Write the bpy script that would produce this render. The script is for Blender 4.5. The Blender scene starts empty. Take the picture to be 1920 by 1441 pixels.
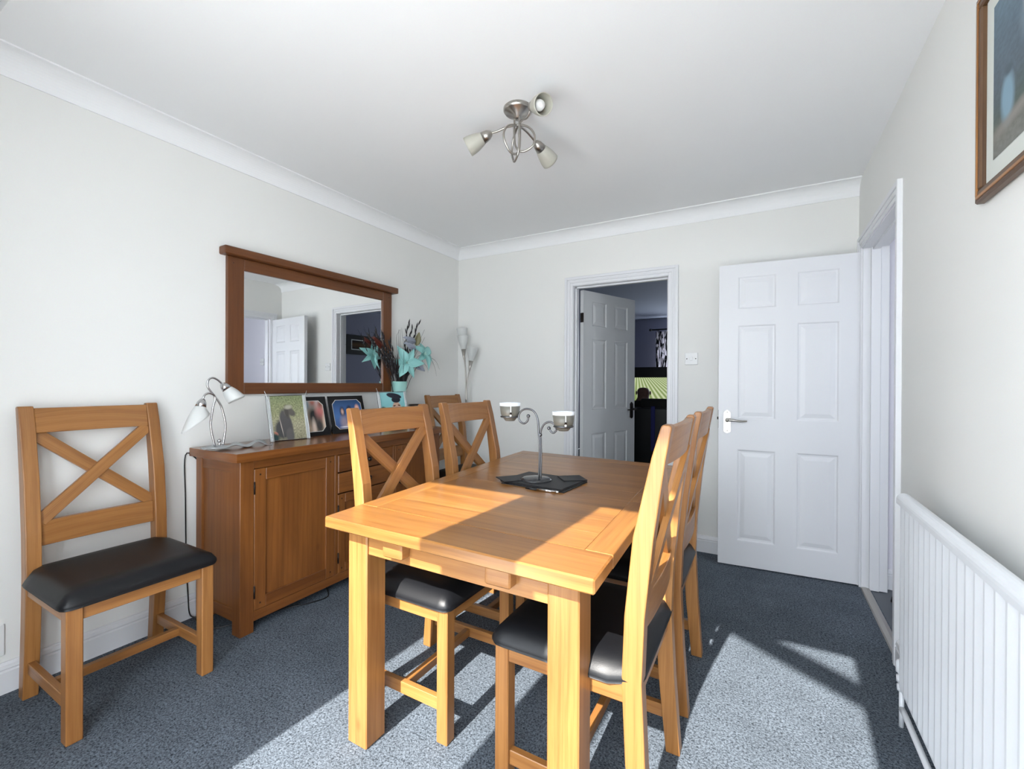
import bpy, bmesh, math, random
from mathutils import Vector, Matrix, Euler
random.seed(7)
S = bpy.context.scene
COL = S.collection

# ------------------------------------------------------------------ camera, sky, sun, exposure
cam_d = bpy.data.cameras.new('camera'); cam = bpy.data.objects.new('camera', cam_d); COL.objects.link(cam); S.camera = cam
yaw, pit, rol = map(math.radians, (29.42, -0.165, 0.268))
Fw = Vector((-math.sin(yaw)*math.cos(pit), math.cos(yaw)*math.cos(pit), math.sin(pit)))
Rt = Vector((math.cos(yaw), math.sin(yaw), 0)); Up = Rt.cross(Fw)
c_, s_ = math.cos(rol), math.sin(rol)
Rt, Up = c_*Rt + s_*Up, -s_*Rt + c_*Up
M = Matrix.Identity(4)
for i in range(3):
    M[i][0] = Rt[i]; M[i][1] = Up[i]; M[i][2] = -Fw[i]
M.translation = Vector((2.541, 0, 1.2005))
cam.matrix_world = M
cam_d.sensor_width = 36; cam_d.lens = 834.0/1920*36; cam_d.clip_start = 0.02; cam_d.clip_end = 200

S.view_settings.view_transform = 'Standard'; S.view_settings.look = 'None'
S.view_settings.exposure = 0.0; S.view_settings.gamma = 1.0; S.view_settings.use_curve_mapping = False

w = bpy.data.worlds.new('sky'); S.world = w; w.use_nodes = True
bg = w.node_tree.nodes['Background']
bg.inputs[0].default_value = (0.86, 0.93, 1.0, 1); bg.inputs[1].default_value = 9.9

sun_d = bpy.data.lights.new('sun', 'SUN'); sun = bpy.data.objects.new('sun', sun_d); COL.objects.link(sun)
sun_d.energy = 17.5; sun_d.angle = math.radians(0.6); sun_d.color = (1.0, 0.96, 0.9)
sun.rotation_euler = Vector((0.052, 1.0, -0.828)).to_track_quat('-Z', 'Y').to_euler()

def portal(name, loc, rot, sx, sy):
    d = bpy.data.lights.new(name, 'AREA'); d.shape = 'RECTANGLE'; d.size = sx; d.size_y = sy
    d.cycles.is_portal = True
    o = bpy.data.objects.new(name, d); COL.objects.link(o); o.location = loc; o.rotation_euler = rot
portal('daylight_portal', (1.9, -0.19, 1.09), (math.radians(90), 0, 0), 1.75, 2.17)
portal('lounge_portal', (1.8, 8.38, 1.5), (math.radians(-90), 0, 0), 1.8, 1.2)
portal('hall_portal', (5.02, 1.8, 1.5), (0, math.radians(90), 0), 0.8, 0.8)

# ------------------------------------------------------------------ materials
def lin(r, g, b):
    f = lambda c: (c/255/12.92) if c/255 <= 0.04045 else ((c/255+0.055)/1.055)**2.4
    return (f(r), f(g), f(b), 1)
def newmat(name):
    m = bpy.data.materials.new(name); m.use_nodes = True
    return m, m.node_tree.nodes, m.node_tree.links, m.node_tree.nodes['Principled BSDF']
def plain(name, col, rough=0.5, metal=0.0, bump=0.0, bscale=200, **kw):
    m, N, L, P = newmat(name)
    P.inputs['Base Color'].default_value = col; P.inputs['Roughness'].default_value = rough; P.inputs['Metallic'].default_value = metal
    for k, v in kw.items(): P.inputs[k].default_value = v
    tc = N.new('ShaderNodeTexCoord'); n = N.new('ShaderNodeTexNoise'); n.inputs['Scale'].default_value = bscale; n.inputs['Detail'].default_value = 3
    L.new(tc.outputs['Object'], n.inputs['Vector'])
    mx = N.new('ShaderNodeMix'); mx.data_type = 'RGBA'; mx.blend_type = 'MULTIPLY'; mx.inputs['Factor'].default_value = 0.06
    mx.inputs['A'].default_value = col; L.new(n.outputs['Color'], mx.inputs['B']); L.new(mx.outputs['Result'], P.inputs['Base Color'])
    if bump:
        b = N.new('ShaderNodeBump'); b.inputs['Strength'].default_value = bump; b.inputs['Distance'].default_value = 0.002
        L.new(n.outputs['Fac'], b.inputs['Height']); L.new(b.outputs['Normal'], P.inputs['Normal'])
    return m
def wood(name, dark, light, rough=0.35, coat=0.0, knots=True):
    m, N, L, P = newmat(name)
    uv = N.new('ShaderNodeUVMap')
    def nz(sx, sy, sc, det, dist=0.0):
        mp = N.new('ShaderNodeMapping'); mp.inputs['Scale'].default_value = (sx, sy, 1); L.new(uv.outputs[0], mp.inputs['Vector'])
        n = N.new('ShaderNodeTexNoise'); n.inputs['Scale'].default_value = sc; n.inputs['Detail'].default_value = det; n.inputs['Distortion'].default_value = dist
        L.new(mp.outputs[0], n.inputs['Vector']); return n
    def ramp(n, p0, c0, p1, c1):
        r = N.new('ShaderNodeValToRGB'); e = r.color_ramp.elements
        e[0].position = p0; e[0].color = c0; e[1].position = p1; e[1].color = c1
        L.new(n.outputs['Fac'], r.inputs['Fac']); return r
    def mul(a, b, fac):
        x = N.new('ShaderNodeMix'); x.data_type = 'RGBA'; x.blend_type = 'MULTIPLY'; x.inputs['Factor'].default_value = fac
        L.new(a, x.inputs['A']); L.new(b, x.inputs['B']); return x.outputs['Result']
    g1 = nz(0.7, 7, 1.6, 5, 1.0); c1 = ramp(g1, 0.25, dark, 0.75, light)
    # cathedral figure
    mp = N.new('ShaderNodeMapping'); mp.inputs['Scale'].default_value = (0.9, 7, 1); L.new(uv.outputs[0], mp.inputs['Vector'])
    wv = N.new('ShaderNodeTexWave'); wv.wave_type = 'RINGS'; wv.inputs['Scale'].default_value = 1.6; wv.inputs['Distortion'].default_value = 5; wv.inputs['Detail'].default_value = 3; wv.inputs['Detail Scale'].default_value = 1.2
    L.new(mp.outputs[0], wv.inputs['Vector']); c2 = ramp(wv, 0.0, (0.72, 0.62, 0.52, 1), 0.5, (1, 1, 1, 1))
    col = mul(c1.outputs['Color'], c2.outputs['Color'], 0.36)
    g3 = nz(3, 160, 2.0, 3); c3 = ramp(g3, 0.35, (0.6, 0.5, 0.42, 1), 0.52, (1, 1, 1, 1))
    col = mul(col, c3.outputs['Color'], 0.36)
    if knots:
        mp2 = N.new('ShaderNodeMapping'); mp2.inputs['Scale'].default_value = (2.2, 4.5, 1); L.new(uv.outputs[0], mp2.inputs['Vector'])
        v = N.new('ShaderNodeTexVoronoi'); v.inputs['Scale'].default_value = 1.0; L.new(mp2.outputs[0], v.inputs['Vector'])
        r = N.new('ShaderNodeValToRGB'); e = r.color_ramp.elements; e[0].position = 0.012; e[0].color = (0.45, 0.3, 0.18, 1); e[1].position = 0.07; e[1].color = (1, 1, 1, 1)
        L.new(v.outputs['Distance'], r.inputs['Fac']); col = mul(col, r.outputs['Color'], 0.5)
    g4 = nz(0.25, 1.3, 1.0, 2); c4 = ramp(g4, 0.35, (0.78, 0.74, 0.70, 1), 0.62, (1, 1, 1, 1)); col = mul(col, c4.outputs['Color'], 0.9)
    L.new(col, P.inputs['Base Color'])
    P.inputs['Roughness'].default_value = rough; P.inputs['Coat Weight'].default_value = coat; P.inputs['Coat Roughness'].default_value = 0.18
    b = N.new('ShaderNodeBump'); b.inputs['Strength'].default_value = 0.12; b.inputs['Distance'].default_value = 0.001
    L.new(g3.outputs['Fac'], b.inputs['Height']); L.new(b.outputs['Normal'], P.inputs['Normal'])
    return m
def picture(name, bands, blobs, rough=0.25, grain=0.0, gscale=40):
    """vertical colour bands plus soft ellipses in UV space: (u, v, ru, rv, angle_deg, colour, softness)"""
    m, N, L, P = newmat(name)
    uv = N.new('ShaderNodeUVMap'); sp = N.new('ShaderNodeSeparateXYZ'); L.new(uv.outputs[0], sp.inputs[0])
    r = N.new('ShaderNodeValToRGB'); e = r.color_ramp.elements
    while len(e) < len(bands): e.new(0.5)
    for i, (p, c) in enumerate(bands): e[i].position = p; e[i].color = c
    L.new(sp.outputs['Y'], r.inputs['Fac']); col = r.outputs['Color']
    if grain:
        n = N.new('ShaderNodeTexNoise'); n.inputs['Scale'].default_value = gscale; n.inputs['Detail'].default_value = 5; L.new(uv.outputs[0], n.inputs['Vector'])
        rr = N.new('ShaderNodeValToRGB'); rr.color_ramp.elements[0].position = 0.35; rr.color_ramp.elements[1].position = 0.7
        L.new(n.outputs['Fac'], rr.inputs['Fac'])
        x = N.new('ShaderNodeMix'); x.data_type = 'RGBA'; x.blend_type = 'OVERLAY'; x.inputs['Factor'].default_value = grain
        L.new(col, x.inputs['A']); L.new(rr.outputs['Color'], x.inputs['B']); col = x.outputs['Result']
    for (u, v, ru, rv, a, c, soft) in blobs:
        mp = N.new('ShaderNodeMapping'); mp.vector_type = 'TEXTURE'
        mp.inputs['Location'].default_value = (u, v, 0); mp.inputs['Rotation'].default_value = (0, 0, math.radians(a)); mp.inputs['Scale'].default_value = (ru, rv, 1)
        L.new(uv.outputs[0], mp.inputs['Vector'])
        ln = N.new('ShaderNodeVectorMath'); ln.operation = 'LENGTH'; L.new(mp.outputs[0], ln.inputs[0])
        mr = N.new('ShaderNodeMapRange'); mr.inputs['From Min'].default_value = 1-soft; mr.inputs['From Max'].default_value = 1+soft
        mr.inputs['To Min'].default_value = 1; mr.inputs['To Max'].default_value = 0; L.new(ln.outputs['Value'], mr.inputs['Value'])
        x = N.new('ShaderNodeMix'); x.data_type = 'RGBA'; L.new(mr.outputs['Result'], x.inputs['Factor']); L.new(col, x.inputs['A']); x.inputs['B'].default_value = c
        col = x.outputs['Result']
    L.new(col, P.inputs['Base Color']); P.inputs['Roughness'].default_value = rough
    return m
def carpet_mat():
    m, N, L, P = newmat('carpet')
    tc = N.new('ShaderNodeTexCoord')
    n = N.new('ShaderNodeTexNoise'); n.inputs['Scale'].default_value = 150; n.inputs['Detail'].default_value = 4; n.inputs['Roughness'].default_value = 0.7; n.inputs['Distortion'].default_value = 0.6
    n2 = N.new('ShaderNodeTexNoise'); n2.inputs['Scale'].default_value = 5; n2.inputs['Detail'].default_value = 3
    L.new(tc.outputs['Object'], n.inputs['Vector']); L.new(tc.outputs['Object'], n2.inputs['Vector'])
    r = N.new('ShaderNodeValToRGB'); e = r.color_ramp.elements
    e[0].position = 0.34; e[0].color = lin(36, 42, 49); e[1].position = 0.62; e[1].color = lin(124, 134, 145)
    L.new(n.outputs['Fac'], r.inputs['Fac'])
    r2 = N.new('ShaderNodeValToRGB'); e = r2.color_ramp.elements; e[0].position = 0.3; e[0].color = (0.8, 0.8, 0.8, 1); e[1].position = 0.7; e[1].color = (1, 1, 1, 1)
    L.new(n2.outputs['Fac'], r2.inputs['Fac'])
    x = N.new('ShaderNodeMix'); x.data_type = 'RGBA'; x.blend_type = 'MULTIPLY'; x.inputs['Factor'].default_value = 1
    L.new(r.outputs['Color'], x.inputs['A']); L.new(r2.outputs['Color'], x.inputs['B']); L.new(x.outputs['Result'], P.inputs['Base Color'])
    P.inputs['Roughness'].default_value = 0.95; P.inputs['Specular IOR Level'].default_value = 0.1
    b = N.new('ShaderNodeBump'); b.inputs['Strength'].default_value = 0.9; b.inputs['Distance'].default_value = 0.006
    L.new(n.outputs['Fac'], b.inputs['Height']); L.new(b.outputs['Normal'], P.inputs['Normal'])
    return m
def curtain_mat():
    m, N, L, P = newmat('curtain_print')
    tc = N.new('ShaderNodeTexCoord'); mp = N.new('ShaderNodeMapping'); mp.inputs['Scale'].default_value = (14, 14, 3.0); L.new(tc.outputs['Object'], mp.inputs['Vector'])
    n = N.new('ShaderNodeTexNoise'); n.inputs['Scale'].default_value = 1.3; n.inputs['Detail'].default_value = 1; n.inputs['Distortion'].default_value = 1.5; L.new(mp.outputs[0], n.inputs['Vector'])
    r = N.new('ShaderNodeValToRGB'); e = r.color_ramp.elements; r.color_ramp.interpolation = 'CONSTANT'
    e[0].position = 0; e[0].color = lin(20, 20, 24); e[1].position = 0.5; e[1].color = lin(225, 222, 228)
    L.new(n.outputs['Fac'], r.inputs['Fac']); L.new(r.outputs['Color'], P.inputs['Base Color']); P.inputs['Roughness'].default_value = 0.9
    tr = N.new('ShaderNodeBsdfTranslucent'); L.new(r.outputs['Color'], tr.inputs['Color'])
    ms = N.new('ShaderNodeMixShader'); ms.inputs[0].default_value = 0.5
    out = N['Material Output']; L.new(P.outputs[0], ms.inputs[1]); L.new(tr.outputs[0], ms.inputs[2]); L.new(ms.outputs[0], out.inputs['Surface'])
    return m
def tv_mat():
    m, N, L, P = newmat('tv_picture')
    uv = N.new('ShaderNodeUVMap'); sp = N.new('ShaderNodeSeparateXYZ'); L.new(uv.outputs[0], sp.inputs[0])
    # perspective green stripes fanning from a point above the screen
    dv = N.new('ShaderNodeMath'); dv.operation = 'SUBTRACT'; L.new(sp.outputs['X'], dv.inputs[0]); dv.inputs[1].default_value = 0.2
    hy = N.new('ShaderNodeMath'); hy.operation = 'SUBTRACT'; hy.inputs[0].default_value = 1.35; L.new(sp.outputs['Y'], hy.inputs[1])
    q = N.new('ShaderNodeMath'); q.operation = 'DIVIDE'; L.new(dv.outputs[0], q.inputs[0]); L.new(hy.outputs[0], q.inputs[1])
    f = N.new('ShaderNodeMath'); f.operation = 'MULTIPLY'; L.new(q.outputs[0], f.inputs[0]); f.inputs[1].default_value = 95
    s = N.new('ShaderNodeMath'); s.operation = 'SINE'; L.new(f.outputs[0], s.inputs[0])
    mr = N.new('ShaderNodeMapRange'); mr.inputs['From Min'].default_value = -0.6; mr.inputs['From Max'].default_value = 0.6; L.new(s.outputs[0], mr.inputs['Value'])
    x = N.new('ShaderNodeMix'); x.data_type = 'RGBA'; L.new(mr.outputs['Result'], x.inputs['Factor'])
    x.inputs['A'].default_value = lin(138, 158, 96); x.inputs['B'].default_value = lin(208, 218, 176)
    P.inputs['Base Color'].default_value = (0, 0, 0, 1)
    L.new(x.outputs['Result'], P.inputs['Emission Color']); P.inputs['Emission Strength'].default_value = 0.9
    return m

WALL = plain('wall_paint', lin(236, 236, 233), 0.85, bump=0.05, bscale=250)
CEIL = plain('ceiling_paint', lin(244, 245, 246), 0.9, bump=0.05, bscale=250)
GLOSS = plain('white_gloss_paint', lin(229, 230, 233), 0.35)
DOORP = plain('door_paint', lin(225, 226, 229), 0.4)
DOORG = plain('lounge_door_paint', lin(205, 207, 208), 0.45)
RADM = plain('radiator_enamel', lin(226, 229, 233), 0.3)
CARPET = carpet_mat()
OAK = wood('oak', lin(138, 92, 48), lin(174, 122, 68), 0.36, 0.1)
OAKT = wood('oak_table_top', lin(128, 84, 42), lin(170, 120, 62), 0.32, 0.18)
OAKD = wood('oak_dark', lin(112, 66, 30), lin(144, 90, 42), 0.36, 0.15)
OAKS = wood('oak_sideboard_top', lin(112, 66, 30), lin(142, 88, 44), 0.22, 0.4)
OAKM = wood('oak_mirror_frame', lin(94, 54, 24), lin(124, 74, 36), 0.42, 0.05, False)
OAKP = wood('picture_frame_wood', lin(78, 54, 36), lin(116, 86, 58), 0.4, 0.1, False)
GAPD = plain('wood_recess', lin(52, 30, 16), 0.8)
LEATH = plain('black_leather', lin(17, 18, 21), 0.42, bump=0.1, bscale=500, **{'Specular IOR Level': 0.3})
CHROME = plain('chrome', lin(200, 200, 202), 0.12, 1.0)
SATIN = plain('satin_nickel', lin(176, 172, 166), 0.28, 1.0)
PEWT = plain('pewter_wire', lin(112, 114, 118), 0.38, 1.0)
DARKM = plain('dark_metal', lin(52, 46, 42), 0.4, 0.8)
FROST = plain('frosted_glass', lin(232, 234, 232), 0.35, **{'Transmission Weight': 0.25, 'Subsurface Weight': 0.0})
FROST2 = plain('grey_frosted_glass', lin(206, 204, 192), 0.4, **{'Transmission Weight': 0.35})
BULB = plain('bulb_glass', lin(250, 250, 250), 0.2)
MIRR = plain('mirror_silver', (0.93, 0.94, 0.94, 1), 0.0, 1.0)
MIRR.node_tree.nodes['Principled BSDF'].inputs['Base Color'].default_value = (0.9, 0.91, 0.91, 1)
for l in list(MIRR.node_tree.links):
    if l.to_socket.name == 'Base Color': MIRR.node_tree.links.remove(l)
BLACKP = plain('black_plastic', lin(14, 14, 16), 0.35)
BLACKM = plain('black_mat', lin(24, 24, 27), 0.55, bump=0.3, bscale=300)
BLACKC = plain('black_cloth', lin(10, 10, 12), 0.9)
WHITEP = plain('white_plastic', lin(235, 236, 236), 0.35)
DARKSLOT = plain('dark_slot', lin(30, 30, 32), 0.6)
TILE = plain('hall_floor', lin(72, 78, 86), 0.35, bump=0.02, bscale=20)
LOUNGEW = plain('lounge_wall', lin(150, 152, 172), 0.85)
HALLW = plain('hall_wall', lin(232, 230, 238), 0.85)
AQUA = plain('aqua_silk', lin(146, 204, 200), 0.45)
AQUAV = plain('aqua_frosted_vase', lin(168, 222, 214), 0.25, **{'Transmission Weight': 0.15})
GREYP = plain('grey_silk', lin(176, 182, 196), 0.5)
OLIVE = plain('olive_leaf', lin(120, 116, 84), 0.5)
STEMB = plain('dark_stem', lin(24, 18, 20), 0.6)
SILVG = plain('silver_glitter', lin(190, 200, 210), 0.25, 0.8)
BROWNL = plain('russet_leaf', lin(96, 44, 34), 0.5)
PAVE = plain('patio_paving', lin(206, 206, 204), 0.9, bump=0.2, bscale=30)
SKIN = plain('skin', lin(96, 66, 56), 0.6)
NAVY = plain('navy_reflection', lin(20, 26, 88), 0.8)  # colour of the blue reflection painted on the sofa back
CLEAR = plain('clear_glass', lin(240, 248, 246), 0.05, **{'Transmission Weight': 1.0, 'IOR': 1.2})
DISCM = plain('smoked_glass', lin(64, 66, 70), 0.12, **{'Transmission Weight': 0.4})
BROWNG = plain('brown_glass', lin(84, 44, 30), 0.2)
MOUNT = plain('picture_mount', lin(214, 218, 212), 0.7)

# ------------------------------------------------------------------ mesh builder
class MB:
    def __init__(s):
        s.v = []; s.f = []; s.uv = []; s.mi = []; s.sm = []
    def add(s, verts, faces, uvs=None, mi=0, smooth=False):
        o = len(s.v); s.v += [tuple(v) for v in verts]
        for i, f in enumerate(faces):
            s.f.append([o+k for k in f]); s.uv.append(uvs[i] if uvs else [(0, 0)]*len(f)); s.mi.append(mi); s.sm.append(smooth)
        return s
    def box(s, c, size, rot=None, bev=0.002, grain=0, mi=0, seg=1):
        """box centred at c; grain = index of its own axis the wood runs along"""
        bm = bmesh.new(); bmesh.ops.create_cube(bm, size=1)
        for v in bm.verts: v.co = Vector((v.co.x*size[0], v.co.y*size[1], v.co.z*size[2]))
        if bev and min(size) > 2.2*bev: bmesh.ops.bevel(bm, geom=bm.edges[:], offset=bev, segments=seg, affect='EDGES', profile=0.7)
        R = rot.to_matrix() if isinstance(rot, Euler) else (rot if rot is not None else Matrix.Identity(3))
        c = Vector(c); ox, oy = random.uniform(0, 9), random.uniform(0, 9)
        bm.faces.ensure_lookup_table(); vs = [R @ v.co + c for v in bm.verts]
        fs, us = [], []
        for f in bm.faces:
            n = f.normal; k = max(range(3), key=lambda i: abs(n[i])); ax = [i for i in range(3) if i != k]
            if grain in ax: ua = grain; va = [i for i in ax if i != grain][0]
            else: ua, va = ax
            fs.append([v.index for v in f.verts]); us.append([(v.co[ua]+ox, v.co[va]+oy+k*0.37) for v in f.verts])
        bm.free(); return s.add(vs, fs, us, mi, False)
    def b2(s, x0, x1, y0, y1, z0, z1, **k):
        return s.box(((x0+x1)/2, (y0+y1)/2, (z0+z1)/2), (x1-x0, y1-y0, z1-z0), **k)
    def bar(s, p, q, wa, wb, up=(0, 0, 1), **k):
        """bar from p to q; wa across, wb along up"""
        p, q = Vector(p), Vector(q); d = q-p; L = d.length; x = d.normalized(); u = Vector(up); y = u.cross(x).normalized(); z = x.cross(y)
        R = Matrix((x, y, z)).transposed(); k.setdefault('grain', 0)
        return s.box((p+q)/2, (L, wa, wb), rot=R, **k)
    def prism(s, prof, a, b, axis=1, mi=0, smooth=False):
        """closed profile of 2D points extruded a..b along axis (0,1,2); the profile takes the other two axes in order"""
        n = len(prof); ax = [i for i in range(3) if i != axis]; vs = []
        for t in (a, b):
            for p in prof:
                v = [0, 0, 0]; v[ax[0]] = p[0]; v[ax[1]] = p[1]; v[axis] = t; vs.append(tuple(v))
        ar = sum(prof[i][0]*prof[(i+1) % n][1]-prof[(i+1) % n][0]*prof[i][1] for i in range(n))
        fs = [list(range(n)), list(range(n, 2*n))[::-1]] + [[i, n+i, n+(i+1) % n, (i+1) % n] for i in range(n)]
        flip = (ar < 0) ^ (axis == 1)
        ox, oy = random.uniform(0, 9), random.uniform(0, 9)
        if not flip: fs = [f[::-1] for f in fs]
        us = []
        for f in fs:
            us.append([(vs[i][2]+ox, (vs[i][0] if f in (fs[0], fs[1]) else vs[i][1])+oy) for i in f])
        return s.add(vs, fs, us, mi, smooth)
    def tube(s, pts, r, n=10, closed=False, smooth_path=True, mi=0, sub=6):
        P = [Vector(p) for p in pts]
        rr = r if isinstance(r, (list, tuple)) else [r]*len(P)
        if smooth_path and len(P) > 2:
            Q, RR = [], []; m = len(P); rng = m if closed else m-1
            for i in range(rng):
                p0 = P[(i-1) % m] if closed or i > 0 else P[0]; p1 = P[i]; p2 = P[(i+1) % m]; p3 = P[(i+2) % m] if closed or i+2 < m else P[-1]
                for k in range(sub):
                    t = k/sub
                    Q.append(0.5*((2*p1)+(-p0+p2)*t+(2*p0-5*p1+4*p2-p3)*t*t+(-p0+3*p1-3*p2+p3)*t**3)); RR.append(rr[i]*(1-t)+rr[(i+1) % m]*t)
            if not closed: Q.append(P[-1]); RR.append(rr[-1])
            P, rr = Q, RR
        m = len(P); vs = []; prev = None
        for i, p in enumerate(P):
            d = (P[(i+1) % m]-P[i-1]) if closed else (P[min(i+1, m-1)]-P[max(i-1, 0)])
            d = d.normalized() if d.length > 1e-9 else Vector((0, 0, 1))
            if prev is None:
                a = Vector((1, 0, 0)) if abs(d.x) < 0.8 else Vector((0, 1, 0)); a = (a-d*a.dot(d)).normalized()
            else: a = prev-d*prev.dot(d); a = a.normalized() if a.length > 1e-6 else d.orthogonal().normalized()
            prev = a; b = d.cross(a)
            for k in range(n):
                t = 2*math.pi*k/n; vs.append(p+(a*math.cos(t)+b*math.sin(t))*rr[i])
        fs = []
        for i in range(m if closed else m-1):
            for k in range(n):
                A = i*n+k; B = i*n+(k+1) % n; C = ((i+1) % m)*n+(k+1) % n; D = ((i+1) % m)*n+k; fs.append([A, B, C, D])
        if not closed: fs += [list(range(n))[::-1], [(m-1)*n+k for k in range(n)]]
        return s.add(vs, fs, None, mi, True)
    def lathe(s, prof, o=(0, 0, 0), axis=(0, 0, 1), n=32, mi=0, cut=None):
        """profile of (radius, height) turned about axis through o"""
        z = Vector(axis).normalized(); x = z.orthogonal().normalized(); y = z.cross(x); o = Vector(o); vs = []
        for r, h in prof:
            for k in range(n):
                t = 2*math.pi*k/n; p = o+z*h+(x*math.cos(t)+y*math.sin(t))*max(r, 1e-5); vs.append(p)
        if cut: vs = [cut(v) for v in vs]
        fs = [[i*n+k, i*n+(k+1) % n, (i+1)*n+(k+1) % n, (i+1)*n+k] for i in range(len(prof)-1) for k in range(n)]
        return s.add(vs, fs, None, mi, True)
    def ball(s, c, r, mi=0, n=16, sc=(1, 1, 1)):
        vs = []; fs = []; m = n//2
        for i in range(m+1):
            a = math.pi*i/m
            for k in range(n):
                t = 2*math.pi*k/n; vs.append((c[0]+r*sc[0]*math.sin(a)*math.cos(t), c[1]+r*sc[1]*math.sin(a)*math.sin(t), c[2]+r*sc[2]*math.cos(a)))
        fs = [[i*n+k, (i+1)*n+k, (i+1)*n+(k+1) % n, i*n+(k+1) % n] for i in range(m) for k in range(n)]
        return s.add(vs, fs, None, mi, True)
    def quad(s, a, b, c, d, mi=0):
        return s.add([a, b, c, d], [[0, 1, 2, 3]], [[(0, 0), (1, 0), (1, 1), (0, 1)]], mi)
    def petal(s, base, dir, nrm, L, W, curl=0.3, cup=0.25, mi=0, nu=7, nv=5, tip=1.0):
        """a leaf or petal from base along dir, curling away from nrm, with thickness"""
        x = Vector(dir).normalized(); z = Vector(nrm); z = (z-x*z.dot(x)).normalized(); y = z.cross(x); B = Vector(base); vs = []; th = 0.0012
        for side in (0, 1):
            for i in range(nu):
                t = i/(nu-1); wd = W*math.sin(math.pi*min(0.97, t**0.8*0.9+0.07))**tip
                for j in range(nv):
                    q = (j/(nv-1)-0.5)*2
                    p = B+x*(L*t*(1-0.15*curl*t))+y*(q*wd/2)+z*(-curl*L*t*t+cup*wd*(abs(q)**2)*0.5 - side*th)
                    vs.append(p)
        o = nu*nv; fs = []
        for i in range(nu-1):
            for j in range(nv-1):
                a = i*nv+j; fs.append([a, a+nv, a+nv+1, a+1]); fs.append([o+a, o+a+1, o+a+nv+1, o+a+nv])
        for i in range(nu-1):
            a = i*nv; fs.append([a, o+a, o+a+nv, a+nv]); a = i*nv+nv-1; fs.append([a, a+nv, o+a+nv, o+a])
        for j in range(nv-1):
            a = j; fs.append([a, a+1, o+a+1, o+a]); a = (nu-1)*nv+j; fs.append([a, o+a, o+a+1, a+1])
        return s.add(vs, fs, None, mi, True)
    def build(s, name, mats, parent=None, loc=None, rot=None):
        me = bpy.data.meshes.new(name); me.from_pydata([tuple(v) for v in s.v], [], s.f)
        ul = me.uv_layers.new(name='UVMap'); i = 0
        for u in s.uv:
            for t in u: ul.data[i].uv = t; i += 1
        for p, m_, sm in zip(me.polygons, s.mi, s.sm): p.material_index = m_; p.use_smooth = sm
        for m_ in (mats if isinstance(mats, (list, tuple)) else [mats]): me.materials.append(m_)
        me.validate(); me.update()
        o = bpy.data.objects.new(name, me); COL.objects.link(o)
        if parent: o.parent = parent
        if loc: o.location = loc
        if rot: o.rotation_euler = rot
        return o
def tag(o, label=None, cat=None, group=None, kind=None):
    if label: o['label'] = label
    if cat: o['category'] = cat
    if group: o['group'] = group
    if kind: o['kind'] = kind
    return o
def thing(name, label, cat, loc=(0, 0, 0), rz=0, group=None, kind=None):
    o = bpy.data.objects.new(name, None); COL.objects.link(o); o.location = loc; o.rotation_euler = (0, 0, rz); o.empty_display_size = 0.05
    return tag(o, label, cat, group, kind)
def struct(name, mb, mat): return tag(mb.build(name, mat), kind='structure')
def copy_tree(o, parent=None):
    c = o.copy(); COL.objects.link(c); c.parent = parent
    for ch in list(o.children): copy_tree(ch, c)
    return c

# ------------------------------------------------------------------ room shell
YB = 3.455; XR = 3.055; ZC = 2.46; YF = -0.12
struct('floor', MB().b2(-0.1, XR+0.045, YF-0.1, YB+0.05, -0.1, 0, bev=0), CARPET)
struct('wall_left', MB().b2(-0.12, 0, YF-0.1, YB+0.1, 0, ZC+0.4, bev=0), WALL)
OX0, OX1, OZ = 1.171, 1.927, 2.006            # doorway to the lounge
wb = MB(); wb.b2(-0.12, OX0, YB, YB+0.12, 0, ZC+0.1, bev=0); wb.b2(OX1, XR+0.1, YB, YB+0.12, 0, ZC+0.1, bev=0); wb.b2(OX0, OX1, YB, YB+0.12, OZ, ZC+0.1, bev=0)
struct('wall_back', wb, WALL)
DY0, DY1, DZ = 2.53, 3.335, 2.01              # doorway to the hall
wr = MB(); wr.b2(XR, XR+0.11, YF-0.1, DY0, 0, ZC+0.4, bev=0); wr.b2(XR, XR+0.11, DY1, YB+0.1, 0, ZC+0.1, bev=0); wr.b2(XR, XR+0.11, DY0, DY1, DZ, ZC+0.1, bev=0)
struct('wall_right', wr, WALL)
WX0, WX1, WZ = 1.054, 2.76, 2.18
wf = MB(); wf.b2(-0.12, WX0, YF-0.08, YF, 0, ZC+0.4, bev=0); wf.b2(WX1, XR+0.1, YF-0.08, YF, 0, ZC+0.4, bev=0); wf.b2(WX0, WX1, YF-0.08, YF, WZ, ZC+0.4, bev=0)
struct('wall_front', wf, WALL)
cl = MB(); cl.b2(-0.1, XR+0.1, 0.465, YB+0.1, ZC, ZC+0.1, bev=0); cl.b2(-0.1, XR+0.1, YF-0.1, 0.475, ZC+0.2, ZC+0.3, bev=0); cl.b2(-0.1, XR+0.1, 0.465, 0.475, ZC+0.05, ZC+0.25, bev=0)
struct('ceiling', cl, CEIL)
# garden doors behind the camera: only their frame, standing open
gd = MB()
gd.b2(1.66, 1.965, YF-0.08, YF-0.02, 0, WZ, bev=0.003)
gd.b2(WX0-0.0, WX0+0.004, YF-0.08, YF-0.02, 0, WZ, bev=0)
struct('door_3', gd, WHITEP)
pt = MB().b2(-6, 9, -9, YF-0.08, -0.14, -0.04, bev=0); struct('patio', pt, PAVE)
pb = MB().tube([(1.93, -0.95, 3.0), (3.2, -1.81, 3.0)], 0.055, 12, smooth_path=False)  # pole added out of view to cast the dark bar across the sunlit carpet
tag(pb.build('shadow_pole', GLOSS), kind='structure')

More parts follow.
